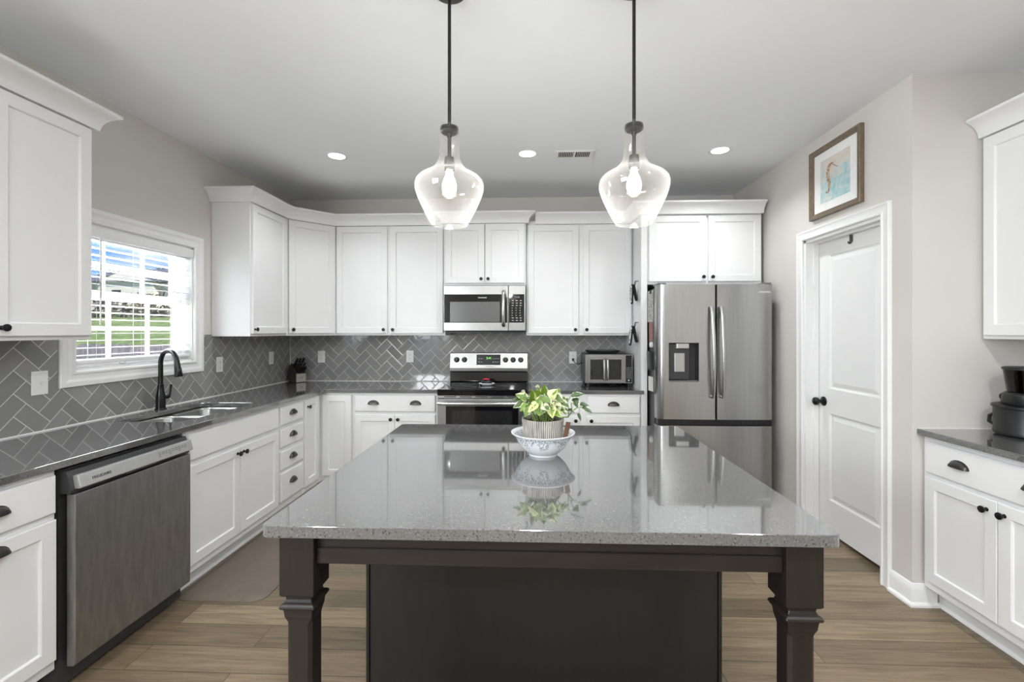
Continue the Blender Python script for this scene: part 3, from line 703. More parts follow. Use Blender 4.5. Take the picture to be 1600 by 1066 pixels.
# ---- switch and outlets
def outlet(label, loc, rz, kind='outlet', w=.072, h=.118):
    o = thing('light_switch' if kind == 'switch' else 'wall_outlet', label, 'switch' if kind == 'switch' else 'outlet', loc, rz)
    bb = MB(); bb.box(-w/2, w/2, -.005, 0, -h/2, h/2, bev=.0022, seg=2); bb.build('cover_plate', M['plate'], o)
    if kind == 'switch':
        bb = MB(); bb.box(-.006, .006, -.0075, -.0052, -.013, .013, bev=.001); bb.prism([(-.005, -.004), (-.016, .004), (-.015, .008), (-.005, .004)], -.004, .004, 'x'); bb.build('toggle', M['plate'], o)
    else:
        for z in (.02, -.02):
            bb = MB(); bb.prism(rrect(-.0165, .0165, z-.0145, z+.0145, .008), -.0068, -.0051, 'y'); rc = bb.build('receptacle', M['plate'], o)
            bb = MB(); bb.box(-.0075, -.0055, -.0072, -.0068, z-.003, z+.006); bb.box(.0055, .0075, -.0072, -.0068, z-.003, z+.005); bb.lathe([(.0024, 0), (.0024, .0004)], 8, T(0, -.0068, z-.0085) @ R(PI/2, 'X')); bb.build('slots', M['slot'], rc)
    return o
outlet('white toggle switch plate on tile under the near left wall cabinet', (LX+.0085, 2.155, 1.160), RL, 'switch', .076)
outlet('white outlet on tile just right of the sink window', (LX+.0085, 3.449, 1.157), RL)
outlet('white outlet on window-wall tile near the room corner', (LX+.0085, 4.150, 1.166), RL)
outlet('white outlet on range-wall tile just right of the knife block', (-2.133, DY-.0085, 1.160), 0)
outlet('white outlet on tile between knife block and range', (-1.229, DY-.0085, 1.165), 0)
outlet('white outlet left of the toaster oven with a black plug in it', (.400, DY-.0085, 1.158), 0)

# ------------------------------------------------------------------ sink and faucet
sk = thing('kitchen_sink', 'stainless double-bowl sink set under the worktop below the window', 'sink', (-2.14, 2.765, .884))
b = MB(); o_ = rrect(-.215, .215, -.36, .36, .05); 
for (y0, y1) in ((-.335, .008), (.026, .335)):
    bb = MB(); rings = []
    for ins, z in ((0, -.0035), (.004, -.02), (.012, -.15), (.03, -.185), (.06, -.195)):
        rings.append([bb.bm.verts.new((x, y, z)) for x, y in rrect(-.185+ins, .185-ins, y0+ins, y1-ins, .06-ins*.3, 6)])
    for p, q in zip(rings, rings[1:]):
        for k in range(len(p)): bb.bm.faces.new((p[k], p[(k+1) % len(p)], q[(k+1) % len(p)], q[k]))
    bb.bm.faces.new(rings[-1])
    bw = bb.build('bowl', M['sinksteel'], sk, smooth=60); s_ = bw.modifiers.new('t', 'SOLIDIFY'); s_.thickness = .0015; s_.offset = 1
    bb = MB(); bb.lathe([(0, 0), (.028, 0), (.042, .002), (.042, .004), (.03, .003), (0, .001)], 20, T(-.05, (y0+y1)/2, -.1955)); bb.build('drain', M['steel'], bw)
b.bm.free(); b = MB(); b.box(-.178, .178, .009, .025, -.025, -.008, bev=.003); b.build('divider', M['sinksteel'], sk)
fa = thing('kitchen_faucet', 'tall black gooseneck pull-down faucet behind the sink', 'faucet', (-2.392, 2.815, .914), -.35)
b = MB(); b.lathe([(0, 0), (.031, 0), (.031, .006), (.027, .010), (.026, .03), (.027, .06), (.025, .09), (.019, .125), (.0165, .15), (.0175, .153), (.0175, .160), (.0145, .163), (0, .163)], 24, cap0=False, cap1=False)
b.build('base', M['faucet'], fa, smooth=40)
b = MB(); rr_ = .082; arc_ = [(0, 0, .15), (0, 0, .25), (0, 0, .298)]+[(rr_-rr_*math.cos(a), 0, .298+rr_*math.sin(a)) for a in [PI*k/14*.93 for k in range(1, 15)]]
b.tube(arc_, .0135, 14); b.build('spout', M['faucet'], fa, smooth=60)
ex, _, ez = arc_[-1]; dx_ = math.sin(PI*.93-PI/2+PI/2)
b = MB(); b.tube([(ex-.001, 0, ez+.004), (ex+.004, 0, ez-.02), (ex+.012, 0, ez-.06), (ex+.019, 0, ez-.095), (ex+.0195, 0, ez-.098)], [.0145, .0165, .0195, .0225, .019], 16); b.box(ex+.033, ex+.043, -.006, .006, ez-.075, ez-.045, bev=.003); b.build('spray_head', M['faucet'], fa, smooth=50)
b = MB(); b.tube([(0, .02, .075), (0, .045, .078), (0, .052, .08)], [.013, .013, .010], 12); b.tube([(0, .05, .078), (0, .056, .10), (.002, .058, .135), (.004, .06, .155)], [.0075, .006, .007, .0085], 10); b.build('lever_handle', M['faucet'], fa, smooth=50)

# ------------------------------------------------------------------ dishwasher
dw = thing('dishwasher', 'stainless dishwasher with silver control strip left of the sink cabinet', 'dishwasher', (LF, 1.690, 0), RL)
W_ = .622
b = MB(); b.box(.004, W_-.004, .0, .55, .02, .872); b.build('tub', M['dkgrey'], dw)
b = MB(); b.prism([(-.026, .776), (-.026, .100), (-.052, .100), (-.060, .108), (-.062, .2), (-.062, .74), (-.060, .776)], .012, W_-.012, 'x'); b.build('door', M['dwsteel'], dw, bevel=.003)
b = MB(); b.prism([(0, .780), (-.048, .780), (-.052, .793), (-.040, .842), (-.030, .866), (0, .866)], .006, W_-.006, 'x'); ct = b.build('top_housing', M['dkgrey'], dw)
b = MB(); b.prism([(-.048, .795), (-.073, .797), (-.0745, .802), (-.0625, .848), (-.050, .850), (-.04, .846)], .022, W_-.010, 'x'); cs = b.build('control_strip', M['silver'], dw, bevel=.002)
b = MB(); b.box(.23, .39, -.071, -.056, .7875, .8005, bev=.003); b.build('handle_pocket', M['dkgrey'], dw)
al = math.atan2(.012, .046)
def on_strip(x, s_): return (x, -.0747+.012*s_/.046-.0006, .802+s_)
text('FRIGIDAIRE', .0165, M['dark'], cs, on_strip(.115, .020), (PI/2-al, 0, 0))
b = MB(); random.seed(2)
for k in range(9):
    x = .40+k*.020; 
    for s_ in ((.014, .022, .030) if k % 3 == 0 else (.022, .03)):
        p = on_strip(x, s_); b.box(p[0], p[0]+.012, p[1]-.0002, p[1]+.0008, p[2], p[2]+.0018)
b.build('button_marks', M['dark'], cs)
b = MB(); b.box(.01, W_-.01, .05, .062, .0, .10); b.build('kick_plate', M['blackpl'], dw)

# ------------------------------------------------------------------ range
rg = thing('range', 'stainless electric range with black glass cooktop below the microwave', 'range', (-.8105, 0, 0)); rw = .766
YF = DY-.655
b = MB(); b.box(0.001, rw-.001, YF, DY-.03, .03, .905); b.build('body', M['dkgrey'], rg)
b = MB(); b.box(-.0005, rw+.0005, YF-.028, DY-.075, .9055, .922, bev=.004, seg=2)
b.box(-.0005, rw+.0005, YF-.028, YF-.0015, .873, .9052, bev=.003)
ck = b.build('cooktop', M['blackgl'], rg)
b = MB()
for cx_, cy_, r in ((.2, YF+.14, .11), (.56, YF+.14, .09), (.2, YF+.40, .075), (.56, YF+.40, .1)):
    b.lathe([(r, 0), (r, .0003), (r-.002, .0003), (r-.002, 0)], 40, T(cx_, cy_, .9221), cap0=False, cap1=False)
b.build('burner_rings', M['grey'], ck)
b = MB(); b.prism([(DY-.075, .905), (DY-.098, .928), (DY-.088, 1.02), (DY-.075, 1.02), (DY-.03, 1.02), (DY-.03, .905)], .004, rw-.004, 'x'); bgl = b.build('backguard', M['blackgl'], rg, bevel=.004)
b = MB(); b.prism([(DY-.100, 1.022), (DY-.106, 1.028), (DY-.108, 1.058), (DY-.082, 1.202), (DY-.07, 1.206), (DY-.02, 1.206), (DY-.02, 1.022)], .002, rw-.002, 'x'); cp = b.build('control_panel', M['steelm'], rg, bevel=.002)
th = math.atan2(.026, .144)
def on_bg(x, s_, off=0): return Vector((x, DY-.108+.026*s_/.144-off, 1.058+s_))
b = MB(); p0, p1 = on_bg(.264, .030), on_bg(.264, .130)
b.prism([(p0.y-.003, p0.z), (p1.y-.003, p1.z), (p1.y+.004, p1.z), (p0.y+.004, p0.z)], .264, .498, 'x'); ds = b.build('display', M['blackgl'], cp)
q = on_bg(.385, .096, .0036); text('2:41', .030, M['green'], ds, q, (PI/2-th, 0, 0), 'clock_digits')
b = MB()
for k, x in enumerate((.29, .315, .43, .452, .474)):
    for s_ in (.090, .058):
        q = on_bg(x, s_, .0036); b.box(q.x-.008, q.x+.008, q.y-.0004, q.y+.0004, q.z-.002, q.z+.004)
b.build('button_marks', M['dim'], ds)
q = on_bg(.383, .014, .0012); text('FRIGIDAIRE', .013, M['dark'], cp, q, (PI/2-th, 0, 0))
for x in (.068, .145, .548, .622, .697):
    q = on_bg(x, .080); mk = T(*q) @ R(PI/2+th*-1, 'X')
    bb = MB(); bb.lathe([(0, 0), (.026, 0), (.026, .006), (.022, .011), (.0205, .028), (.018, .031), (0, .031)], 24, mk, cap0=False, cap1=False)
    kb = bb.build('knob', M['blackpl'], cp, smooth=40)
    bb = MB(); m2 = mk @ R(random.choice((0, .0, .3)), 'Z')
    bb.prism([(-.006, -.022), (.006, -.022), (.004, .024), (-.004, .024)], .029, .040, 'z', mat=m2); bb.prism([(-.0012, .012), (.0012, .012), (.0012, .023), (-.0012, .023)], .0401, .0406, 'z', mi=1, mat=m2); bb.build('grip', [M['blackpl'], M['white']], kb)
# oven door
b = MB(); b.box(.004, rw-.004, YF-.032, YF-.001, .20, .842, bev=.006, seg=2); od = b.build('oven_door', M['steelm'], rg)
b = MB(); b.box(.075, rw-.075, YF-.0345, YF-.0325, .34, .782, bev=.001); b.build('glass', M['blackgl'], od)
b = MB(); b.box(.125, rw-.125, YF-.0352, YF-.0347, .39, .745); b.build('window', M['ovenwin'], od)
b = MB(); hy = YF-.078
b.tube([(.012, hy+.006, .810), (.05, hy+.001, .810), (rw/2, hy-.004, .810), (rw-.05, hy+.001, .810), (rw-.012, hy+.006, .810)], .0185, 14, flat=(1, .8))
for x in (.035, rw-.035): b.box(x-.014, x+.014, hy+.006, YF-.031, .798, .822, bev=.003)
b.build('handle', M['steelh'], od, smooth=50)
b = MB(); b.box(.004, rw-.004, YF-.022, YF-.0015, .845, .8715, bev=.003); b.build('vent_trim', M['steelh'], rg)
b = MB()
for k in range(5): b.box(.06+k*.135, .06+k*.135+.10, YF-.0235, YF-.0215, .856, .864)
b.build('vent_slots', M['slot'], rg)
b = MB(); b.box(.004, rw-.004, YF-.028, YF-.001, .06, .190, bev=.005); b.build('storage_drawer', M['steelh'], rg)
so = thing('spoon_rest', 'small white dish with black and red figure sitting on the cooktop', 'spoon rest', (-.42, 4.13, .9225))
b = MB(); b.lathe([(0, 0), (.05, 0), (.068, .008), (.076, .018), (.073, .02), (.06, .012), (0, .008)], 28, Matrix.Diagonal((1, .7, 1, 1)), cap0=False, cap1=False); b.build('dish', M['bowlin'], so, smooth=50)
b = MB(); b.lathe([(0, .01), (.042, .011), (.052, .024), (.046, .040), (.022, .050), (0, .052)], 20, T(0, .0, .0) @ Matrix.Diagonal((1, .7, 1, 1)), cap0=False, cap1=False); b.tube([(-.045, -.03, .012), (-.05, -.035, .004)], .008, 8); b.build('black_figure', M['blackpl'], so, smooth=50)
b = MB(); b.tube([(-.030, -.016, .054), (-.01, -.018, .058), (.008, -.018, .056), (.028, -.014, .053)], [.005, .007, .007, .005], 8); b.build('red_ribbon', M['red'], so, smooth=50)

# ------------------------------------------------------------------ microwave
mw = thing('microwave', 'stainless over-range microwave hung under the short wall cabinet', 'microwave', (-.8095, DY-.385, 1.417)); mwW = .748; H_ = .4195
b = MB(); b.box(0, mwW, 0, .375, 0, H_-.001, bev=.002); b.build('body', M['dkgrey'], mw)
b = MB(); b.box(0, .590, -.028, -.0005, .004, H_-.004, bev=.003); dr = b.build('door', M['steelm'], mw)
b = MB(); b.box(.006, .582, -.0300, -.0282, .078, .336, bev=.001); b.build('glass', M['blackgl'], dr)
b = MB(); b.box(.060, .515, -.0312, -.0302, .084, .268, bev=.0005); b.build('window', M['micwin'], dr)
text('FRIGIDAIRE', .0155, M['white'], dr, (.355, -.0306, .305))
b = MB(); b.tube([(.548, -.030, .365), (.548, -.055, .358), (.548, -.066, .33), (.548, -.070, .21), (.548, -.066, .085), (.548, -.055, .055), (.548, -.030, .048)], .0145, 14, flat=(1.1, .7)); b.build('handle', M['steelh'], dr, smooth=50)
b = MB(); b.box(.593, mwW, -.028, -.0005, .004, H_-.004, bev=.003); pn = b.build('control_panel', M['steelm'], mw)
b = MB(); b.box(.597, mwW-.012, -.0300, -.0282, .078, .336, bev=.001); kp = b.build('keypad', M['blackgl'], pn)
b = MB()
for r_ in range(9):
    for c_ in range(3):
        x = .622+c_*.036; z = .095+r_*.0225; b.box(x, x+(.018 if r_ > 5 or r_ < 2 else .008), -.0306, -.0301, z, z+.007)
b.build('key_marks', M['dim'], kp); text('12:00', .019, M['dim'], kp, (.672, -.0304, .308), name='clock_digits')
b = MB(); b.box(.02, mwW-.02, .02, .36, -.012, -.001); b.build('vent_underside', M['blackpl'], mw)

# ------------------------------------------------------------------ refrigerator
fr = thing('refrigerator', 'stainless french-door refrigerator with water dispenser beside the pantry wall', 'refrigerator', (.988, 3.60, 0)); fw = .906
b = MB(); b.box(.004, fw-.004, .105, .84, .03, 1.765, bev=.004); b.build('body', M['dkgrey'], fr)
def fdoor(x0, x1, z0, z1, lr, rr, hole=None):
    """door with a gently bowed front and soft outer edges; hole = (x0,x1,z0,z1)"""
    bb = MB(); xs = {x0, x1}
    for k in range(9):
        xs.add(x0+(x1-x0)*k/8)
    for k in range(6):
        if lr: xs.add(x0+lr*(1-math.cos(PI/2*k/5)))
        if rr: xs.add(x1-rr*(1-math.cos(PI/2*k/5)))
    if hole:
        xs = {x for x in xs if not (abs(x-hole[0]) < .006 or abs(x-hole[1]) < .006)}|{hole[0], hole[1]}
    xs = sorted(xs)
    def yf(x):
        u = (x-x0)/(x1-x0); y = .012*(2*((x)/fw)-1)**2
        if lr and x < x0+lr: q_ = 1-(x-x0)/lr; y += .055*(1-math.sqrt(max(0, 1-q_*q_)))
        if rr and x > x1-rr: q_ = 1-(x1-x)/rr; y += .055*(1-math.sqrt(max(0, 1-q_*q_)))
        return y
    zs = sorted({z0, z1}|({hole[2], hole[3]} if hole else set()))
    V = {(i, j): bb.bm.verts.new((x, yf(x), z)) for i, x in enumerate(xs) for j, z in enumerate(zs)}
    for i in range(len(xs)-1):
        for j in range(len(zs)-1):
            if hole and hole[0]-1e-6 <= xs[i] < hole[1]-1e-6 and hole[2]-1e-6 <= zs[j] < hole[3]-1e-6: continue
            bb.bm.faces.new((V[i, j], V[i+1, j], V[i+1, j+1], V[i, j+1]))
    yb = .098
    nb = len(zs)-1
    for j in (0, nb):
        A = [V[i, j] for i in range(len(xs))]; e0 = bb.bm.verts.new((x1, yb, zs[j])); e1 = bb.bm.verts.new((x0, yb, zs[j])); bb.bm.faces.new(A+[e0, e1])
        if j == 0: lo = (e1, e0)
        else: hi = (e1, e0)
    bb.bm.faces.new((lo[0], lo[1], hi[1], hi[0]))
    bb.bm.faces.new([V[0, j] for j in range(nb+1)]+[hi[0], lo[0]]); bb.bm.faces.new([V[len(xs)-1, j] for j in range(nb+1)]+[hi[1], lo[1]])
    return bb, yf
hx = (.088, .320, 1.018, 1.326)
bb, yfL = fdoor(0, .4505, .722, 1.787, .055, .006, hx); dl = bb.build('left_door', M['steel'], fr, smooth=30)
bb, yfR = fdoor(.4555, fw, .722, 1.787, .006, .03); drt = bb.build('right_door', M['steel'], fr, smooth=30)
bb, _y = fdoor(0, fw, .07, .672, .055, .03); fz = bb.build('freezer_drawer', M['steel'], fr, smooth=30)
b = MB(); b.box(.01, fw-.01, .03, .104, .674, .7205); b.build('drawer_recess', M['blackpl'], fr)
b = MB()
for y_ in [.085]:
    b.face([(hx[0], y_, hx[2]), (hx[1], y_, hx[2]), (hx[1], y_, hx[3]), (hx[0], y_, hx[3])])
    for q in (((hx[0], hx[2]), (hx[1], hx[2])), ((hx[1], hx[2]), (hx[1], hx[3])), ((hx[1], hx[3]), (hx[0], hx[3])), ((hx[0], hx[3]), (hx[0], hx[2]))):
        b.face([(q[0][0], yfL(q[0][0])-.0, q[0][1]), (q[1][0], yfL(q[1][0]), q[1][1]), (q[1][0], y_, q[1][1]), (q[0][0], y_, q[0][1])])
b.box(hx[0]+.004, hx[1]-.055, .045, .084, hx[2]+.012, hx[3]-.006, bev=.006, seg=2)
disp = b.build('dispenser', M['dkgrey'], dl)
b = MB(); b.box(.140, .222, .034, .0435, 1.092, 1.245, bev=.004, seg=2); b.build('paddle', M['steelh'], disp)
b = MB(); b.box(.150, .250, .012, .05, 1.280, 1.322, bev=.006, seg=2); b.build('nozzle', M['silver'], disp)
b = MB(); b.box(hx[0]+.002, hx[1]-.002, .004, .084, hx[2]+.001, hx[2]+.008); b.build('drip_tray', M['grey'], disp)
def fhandle(x, parent, yfun):
    bb = MB(); y0 = yfun(x); n_ = 14; pts_ = []
    for k in range(n_+1):
        u = k/n_; pts_.append((x+(.012*(1-u)-.008)*(1 if True else 0), y0-.022-.036*math.sin(PI*u)**.7, .897+.712*u))
    bb.tube(pts_, .0145, 12, flat=(1, .75))
    for z in (.905, 1.598): bb.box(x-.012, x+.012, y0-.03, y0+.001, z-.012, z+.012, bev=.003)
    return bb.build('handle', M['steelh'], parent, smooth=50)
fhandle(.418, dl, yfL); fhandle(.492, drt, yfR)
text('SAMSUNG', .021, M['white'], drt, (.83, yfR(.83)-.0006, 1.725), (PI/2, 0, .02))
b = MB(); b.box(.012, .075, .03, .19, 1.789, 1.803, bev=.003); b.box(fw-.075, fw-.012, .03, .19, 1.789, 1.803, bev=.003); b.build('hinge_cover', M['grey'], fr)
for k in (.10, .80):
    b = MB(); b.lathe([(.02, 0), (.02, .03)], 12, T(k, .2, 0)); b.build('foot', M['blackpl'], fr)
# things stuck to its left side
SX = .988+.004
def stuck(name, label, cat, y, z, parts):
    o = thing(name, label, cat, (SX-.0005, y, z))
    for nm, mt_, fn_ in parts:
        bb = MB(); fn_(bb); bb.build(nm, mt_, o)
    return o
def curled(w, h, c):
    def f(bb):
        for k in range(6):
            u0, u1 = k/6, (k+1)/6
            A = (-.001-c*u0*u0, -w/2+w*u0); B = (-.001-c*u1*u1, -w/2+w*u1)
            bb.prism([A, B, (B[0]-.0012, B[1]), (A[0]-.0012, A[1])], -h/2, h/2)
    return f
stuck('calendar_sheet', 'white printed sheet pinned high on the refrigerator side', 'paper', 3.815, 1.625, [('sheet', pmat('printed_sheet', (.42, .42, .40), .7, noise=.6, nscale=70), curled(.16, .26, .012)), ('magnet', M['blackpl'], lambda bb: bb.box(-.012, -.0022, -.02, .01, .105, .135, bev=.003))])
stuck('photo_card', 'faded red card stuck under the white sheet on the refrigerator side', 'card', 3.80, 1.415, [('card', M['pink'], curled(.10, .17, .006))])
stuck('magnetic_clip', 'round white magnetic clip on the refrigerator side', 'clip', 3.775, 1.305, [('clip_body', M['plate'], lambda bb: bb.lathe([(0, 0), (.024, 0), (.024, .016), (.018, .021), (0, .021)], 16, R(-PI/2, 'Y'), cap0=False, cap1=False))])
stuck('magnetic_holder', 'tilted black holder on the refrigerator side below the white clip', 'holder', 3.79, 1.17, [('holder_body', M['blackpl'], lambda bb: bb.prism([(-.05, -.07), (.03, -.07), (.05, .08), (-.02, .08)], -.03, 0, 'x'))])
stuck('paper_note', 'small white note at the bottom of the refrigerator side', 'note', 3.79, .98, [('note', M['paper'], curled(.10, .12, .014))])
# pot holders on the side panel
pat = pmat('black_white_print', (.45, .45, .45), .8, noise=.95, nscale=70)
def mitt(z, label, out):
    o = thing('pot_holder', label, 'pot holder', (.9212, 3.965, z))
    bb = MB(); bb.tube([(-.036, 0, -.004), (-.030, 0, .030), (-.024, 0, .036), (-.021, 0, .030), (-.030, 0, -.004)], .0028, 6); bb.tube([(-.026, 0, .034), (-.012, 0, .034), (.0014, 0, .034)], .003, 6); bb.build('loop', M['fabric'], o)
    bb = MB(); bb.tube([(-.042, 0, .002), (-.040, 0, -.02), (-.032, 0, -.06), (-.022, 0, -.105), (-.0165, 0, -.132), (-.0155, 0, -.14)], [.010, .0125, .0125, .0125, .011, .005], 12, flat=(1, 2.6)); bb.build('inner_flap', M['fabric'], o, smooth=60)
    bb = MB(); bb.tube([(-.050, 0, .003), (-.056, 0, -.012), (-.058-out*.3, 0, -.06), (-.059-out*.7, 0, -.12), (-.060-out, 0, -.155), (-.060-out, 0, -.168)], [.010, .013, .0125, .012, .010, .004], 12, flat=(1, 2.6)); bb.tube([(-.036, 0, -.006), (-.054, 0, -.004)], .009, 10, flat=(2.6, 1)); bb.build('outer_flap', M['fabric'], o, smooth=60)
    bb = MB(); bb.tube([(-.0625, -.003, -.002), (-.066, -.003, -.015), (-.0675-out*.3, -.003, -.06), (-.068-out*.7, -.003, -.12), (-.067-out, -.003, -.152)], [.004, .0075, .0075, .007, .004], 10, flat=(1, 3.9)); bb.build('printed_face', pat, o, smooth=60)
    return o
mitt(1.820, 'upper black printed pot holder hanging on the refrigerator side panel', -.004)
mitt(1.460, 'lower black printed pot holder hanging on the refrigerator side panel', .012)

# ------------------------------------------------------------------ toaster oven
to = thing('toaster_oven', 'stainless french-door toaster oven on the short worktop', 'toaster oven', (.475, 4.09, .9145)); tw = .424
b = MB(); b.box(0, tw, .012, .365, .032, .295, bev=.008, seg=2); b.build('body', M['dkgrey'], to)
b = MB(); b.box(0, tw, 0, .0115, .034, .293, bev=.003); b.build('front_frame', M['steelm'], to)
def glassdoor(x0, x1, nm):
    bb = MB(); z0, z1 = .044, .272; f = .024
    for q in ((x0, x0+f, z0, z1), (x1-f, x1, z0, z1), (x0+f, x1-f, z0, z0+f), (x0+f, x1-f, z1-f, z1)): bb.box(q[0], q[1], -.014, -.0005, q[2], q[3], bev=.0015)
    o = bb.build(nm, M['steelm'], to); bb = MB(); bb.box(x0+f+.0003, x1-f-.0003, -.008, -.003, z0+f+.0003, z1-f-.0003); bb.build('window', M['ovenwin'], o)
    return o
l_ = glassdoor(.022, .180, 'left_door'); r_ = glassdoor(.184, .345, 'right_door')
for par, x in ((l_, .167), (r_, .198)):
    b = MB(); b.tube([(x, -.014, .25), (x, -.036, .244), (x, -.040, .16), (x, -.036, .076), (x, -.014, .068)], .0105, 10, flat=(1, .8)); b.build('handle', M['steelh'], par, smooth=50)
b = MB(); b.box(.362, tw-.008, -.003, -.0005, .044, .286, bev=.001); cpn = b.build('control_panel', M['blackgl'], to)
b = MB()
for k in range(8):
    for c_ in range(3): b.box(.370+c_*.0145, .377+c_*.0145, -.0036, -.0031, .080+k*.0135, .084+k*.0135)
b.lathe([(.008, 0), (.008, .0006)], 12, T(.389, -.003, .062) @ R(PI/2, 'X')); b.build('button_marks', M['dim'], cpn)
for x in (.03, tw-.03):
    for y in (.03, .33):
        b = MB(); b.lathe([(.013, 0), (.016, .03)], 12, T(x, y, .001)); b.build('foot', M['blackpl'], to)
b = MB(); b.tube([(-.002, .25, .20), (-.03, .28, .185), (-.055, .34, .19), (-.072, .375, .215), (-.075, .386, .223)], .0035, 8); b.box(-.086, -.064, .366, .3895, .212, .236, bev=.005, seg=2); b.build('power_cord', M['blackpl'], to, smooth=50)
tr_ = thing('baking_tray', 'dark oval baking tray resting on top of the toaster oven', 'tray', (.655, 4.27, 1.2105))
b = MB(); rg_ = []
for ins, z in ((.03, 0), (.012, .010), (0, .026), (-.006, .028), (.004, .026), (.016, .012), (.034, .004)):
    rg_.append([b.bm.verts.new((x, y, z)) for x, y in rrect(-.155+ins, .155-ins, -.11+ins, .11-ins, .06)])
for p, q in zip(rg_, rg_[1:]):
    for k in range(len(p)): b.bm.faces.new((p[k], p[(k+1) % len(p)], q[(k+1) % len(p)], q[k]))
b.bm.faces.new(rg_[0]); b.bm.faces.new(rg_[-1]); b.build('tray', M['dkgrey'], tr_, smooth=40)
b = MB()
for k in range(13):
    x = -.115+k*.0192; b.tube([(x, -.075, .022), (x, .075, .022)], .0016, 6)
for y in (-.075, 0, .075): b.tube([(-.12, y, .0235), (.12, y, .0235)], .002, 6)
b.build('wire_rack', M['steelh'], tr_)

# ------------------------------------------------------------------ knife block and knives
kz = .9145; kang = 1.05; KX, KY = -2.275, 4.352
kb = thing('knife_block', 'dark wooden knife block with a pale front plate in the worktop corner', 'knife block', (KX, KY, kz), kang)
b = MB(); b.prism([(.12, 0), (-.0, 0), (-.0, .085), (.03, .115), (.085, .185), (.118, .165), (.155, .06)], -.05, .05, 'x'); b.build('block', M['walnut'], kb, bevel=.004)
b = MB(); b.box(-.049, .049, -.006, -.0005, .004, .086, bev=.001); fp = b.build('front_plate', M['paleface'], kb)
b = MB(); b.tube([(-.009, -.0066, .056), (-.009, -.0066, .044), (-.005, -.0066, .039), (.005, -.0066, .039), (.009, -.0066, .044), (.009, -.0066, .056)], .0014, 6); b.build('emblem', M['dark'], fp)
def knife(k, lx, ly, lz, tilt, ln, r, lab):
    o = thing('kitchen_knife', lab, 'knife', (0, 0, 0)); 
    m_ = T(KX, KY, kz) @ R(kang, 'Z') @ T(lx, ly, lz) @ R(tilt, 'X')
    o.matrix_world = m_
    bb = MB(); bb.tube([(0, 0, .003), (0, 0, ln*.3), (0, 0, ln*.75), (0, 0, ln)], [r*.8, r, r*1.02, r*.9], 10, flat=(.75, 1.15)); bb.build('handle', M['blackpl'], o, smooth=60)
    bb = MB(); bb.lathe([(0, 0), (r*.55, 0), (r*.5, .002), (0, .0028)], 10, T(0, 0, ln), cap0=False, cap1=False); bb.build('end_cap', M['steelh'], o)
    return o
# sloping top runs from (0,.085) to (.085,.185) in local (y,z): normal leans to the front
knv = []
for row, (ly, lz, n_, ln, r) in enumerate(((.012, .100, 4, .075, .010), (.034, .124, 3, .085, .011), (.060, .158, 3, .105, .0125))):
    for i in range(n_):
        lx = (-.034+.068*i/(n_-1)); knv.append((row, i, lx, ly, lz, ln, r, n_))
pos_ = {4: ['leftmost', 'second from left', 'second from right', 'rightmost'], 3: ['leftmost', 'middle', 'rightmost']}
rows_ = ['lowest row of short black handles in the knife block', 'middle row of black handles in the knife block', 'top row of long black handles in the knife block']
for k, (row, i, lx, ly, lz, ln, r, n_) in enumerate(knv):
    o = knife(k, lx, ly, lz, .68, ln, r, 'knife %s in the %s' % (pos_[n_][i], rows_[row])); o['group'] = 'knives in the knife block'

# ------------------------------------------------------------------ coffee grinder
cg = thing('coffee_grinder', 'black coffee grinder with clear hopper on the right alcove worktop', 'coffee grinder', (2.37, 2.25, .9145), -.9)
b = MB(); b.lathe([(0, 0), (.105, 0), (.118, .008), (.121, .02), (.119, .026), (.119, .132), (.126, .136), (.126, .146), (.118, .149), (0, .149)], 36, cap0=False, cap1=False); b.tube([(-.118, .02, .09), (-.132, .02, .08), (-.134, .02, .05), (-.118, .02, .04)], .008, 8); b.build('base_canister', M['blackpl'], cg, smooth=35)
b = MB(); b.lathe([(0, .150), (.088, .150), (.092, .158), (.088, .200), (.078, .208), (0, .208)], 32, cap0=False, cap1=False); gb = b.build('grinder_body', M['blackpl'], cg, smooth=35)
b = MB(); b.lathe([(0, 0), (.020, 0), (.020, .014), (.015, .02), (0, .02)], 20, R(-.5, 'Z') @ T(-.088, 0, .178) @ R(-PI/2, 'Y'), cap0=False, cap1=False); b.build('dial', M['blackpl'], gb, smooth=40)
b = MB(); b.lathe([(.070, .209), (.074, .222), (.086, .318), (.083, .318), (.071, .222), (.067, .209)], 32, cap0=False, cap1=False); b.build('hopper', M['smoke'], cg, smooth=35)
b = MB(); b.lathe([(0, .210), (.06, .21), (.066, .24), (0, .262)], 24, cap0=False, cap1=False); b.build('coffee_beans', M['soil'], cg, smooth=35)
b = MB(); b.lathe([(0, .3185), (.090, .3185), (.090, .328), (.08, .332), (0, .332)], 32, cap0=False, cap1=False); b.build('lid', M['blackpl'], cg, smooth=35)

# ------------------------------------------------------------------ island
IX0, IX1, IY0, IY1 = -.7063, .7661, 1.1413, 2.4265
worktop('island_worktop', 'large speckled grey quartz slab on the kitchen island', rrect(IX0, IX1, IY0, IY1, .022, 4), th=.031, bev=.003)
il = thing('kitchen_island', 'dark espresso wood island base with two carved corner legs', 'island', (.03, 1.7, 0))
ox, oy = -.03, -1.7
BX0, BX1, BY0, BY1 = -.665, .735, 1.785, 2.40
b = MB(); b.box(BX0+ox, BX1+ox, BY0+.006+oy, BY1+oy, .0, .8825); b.build('cabinet_body', M['isl_v'], il)
b = MB(); b.box(BX0+.016+ox, BX1-.016+ox, BY0+oy, BY0+.0055+oy, .0, .8825); b.build('back_panel', M['isl_p'], il)
for x in (BX0, BX1-.013):
    b = MB(); b.box(x+ox, x+.013+ox, BY0-.006+oy, BY0+.0055+oy, 0, .8825, bev=.002); b.build('edge_strip', M['isl_v'], il)
LW = .092; LY0 = 1.162
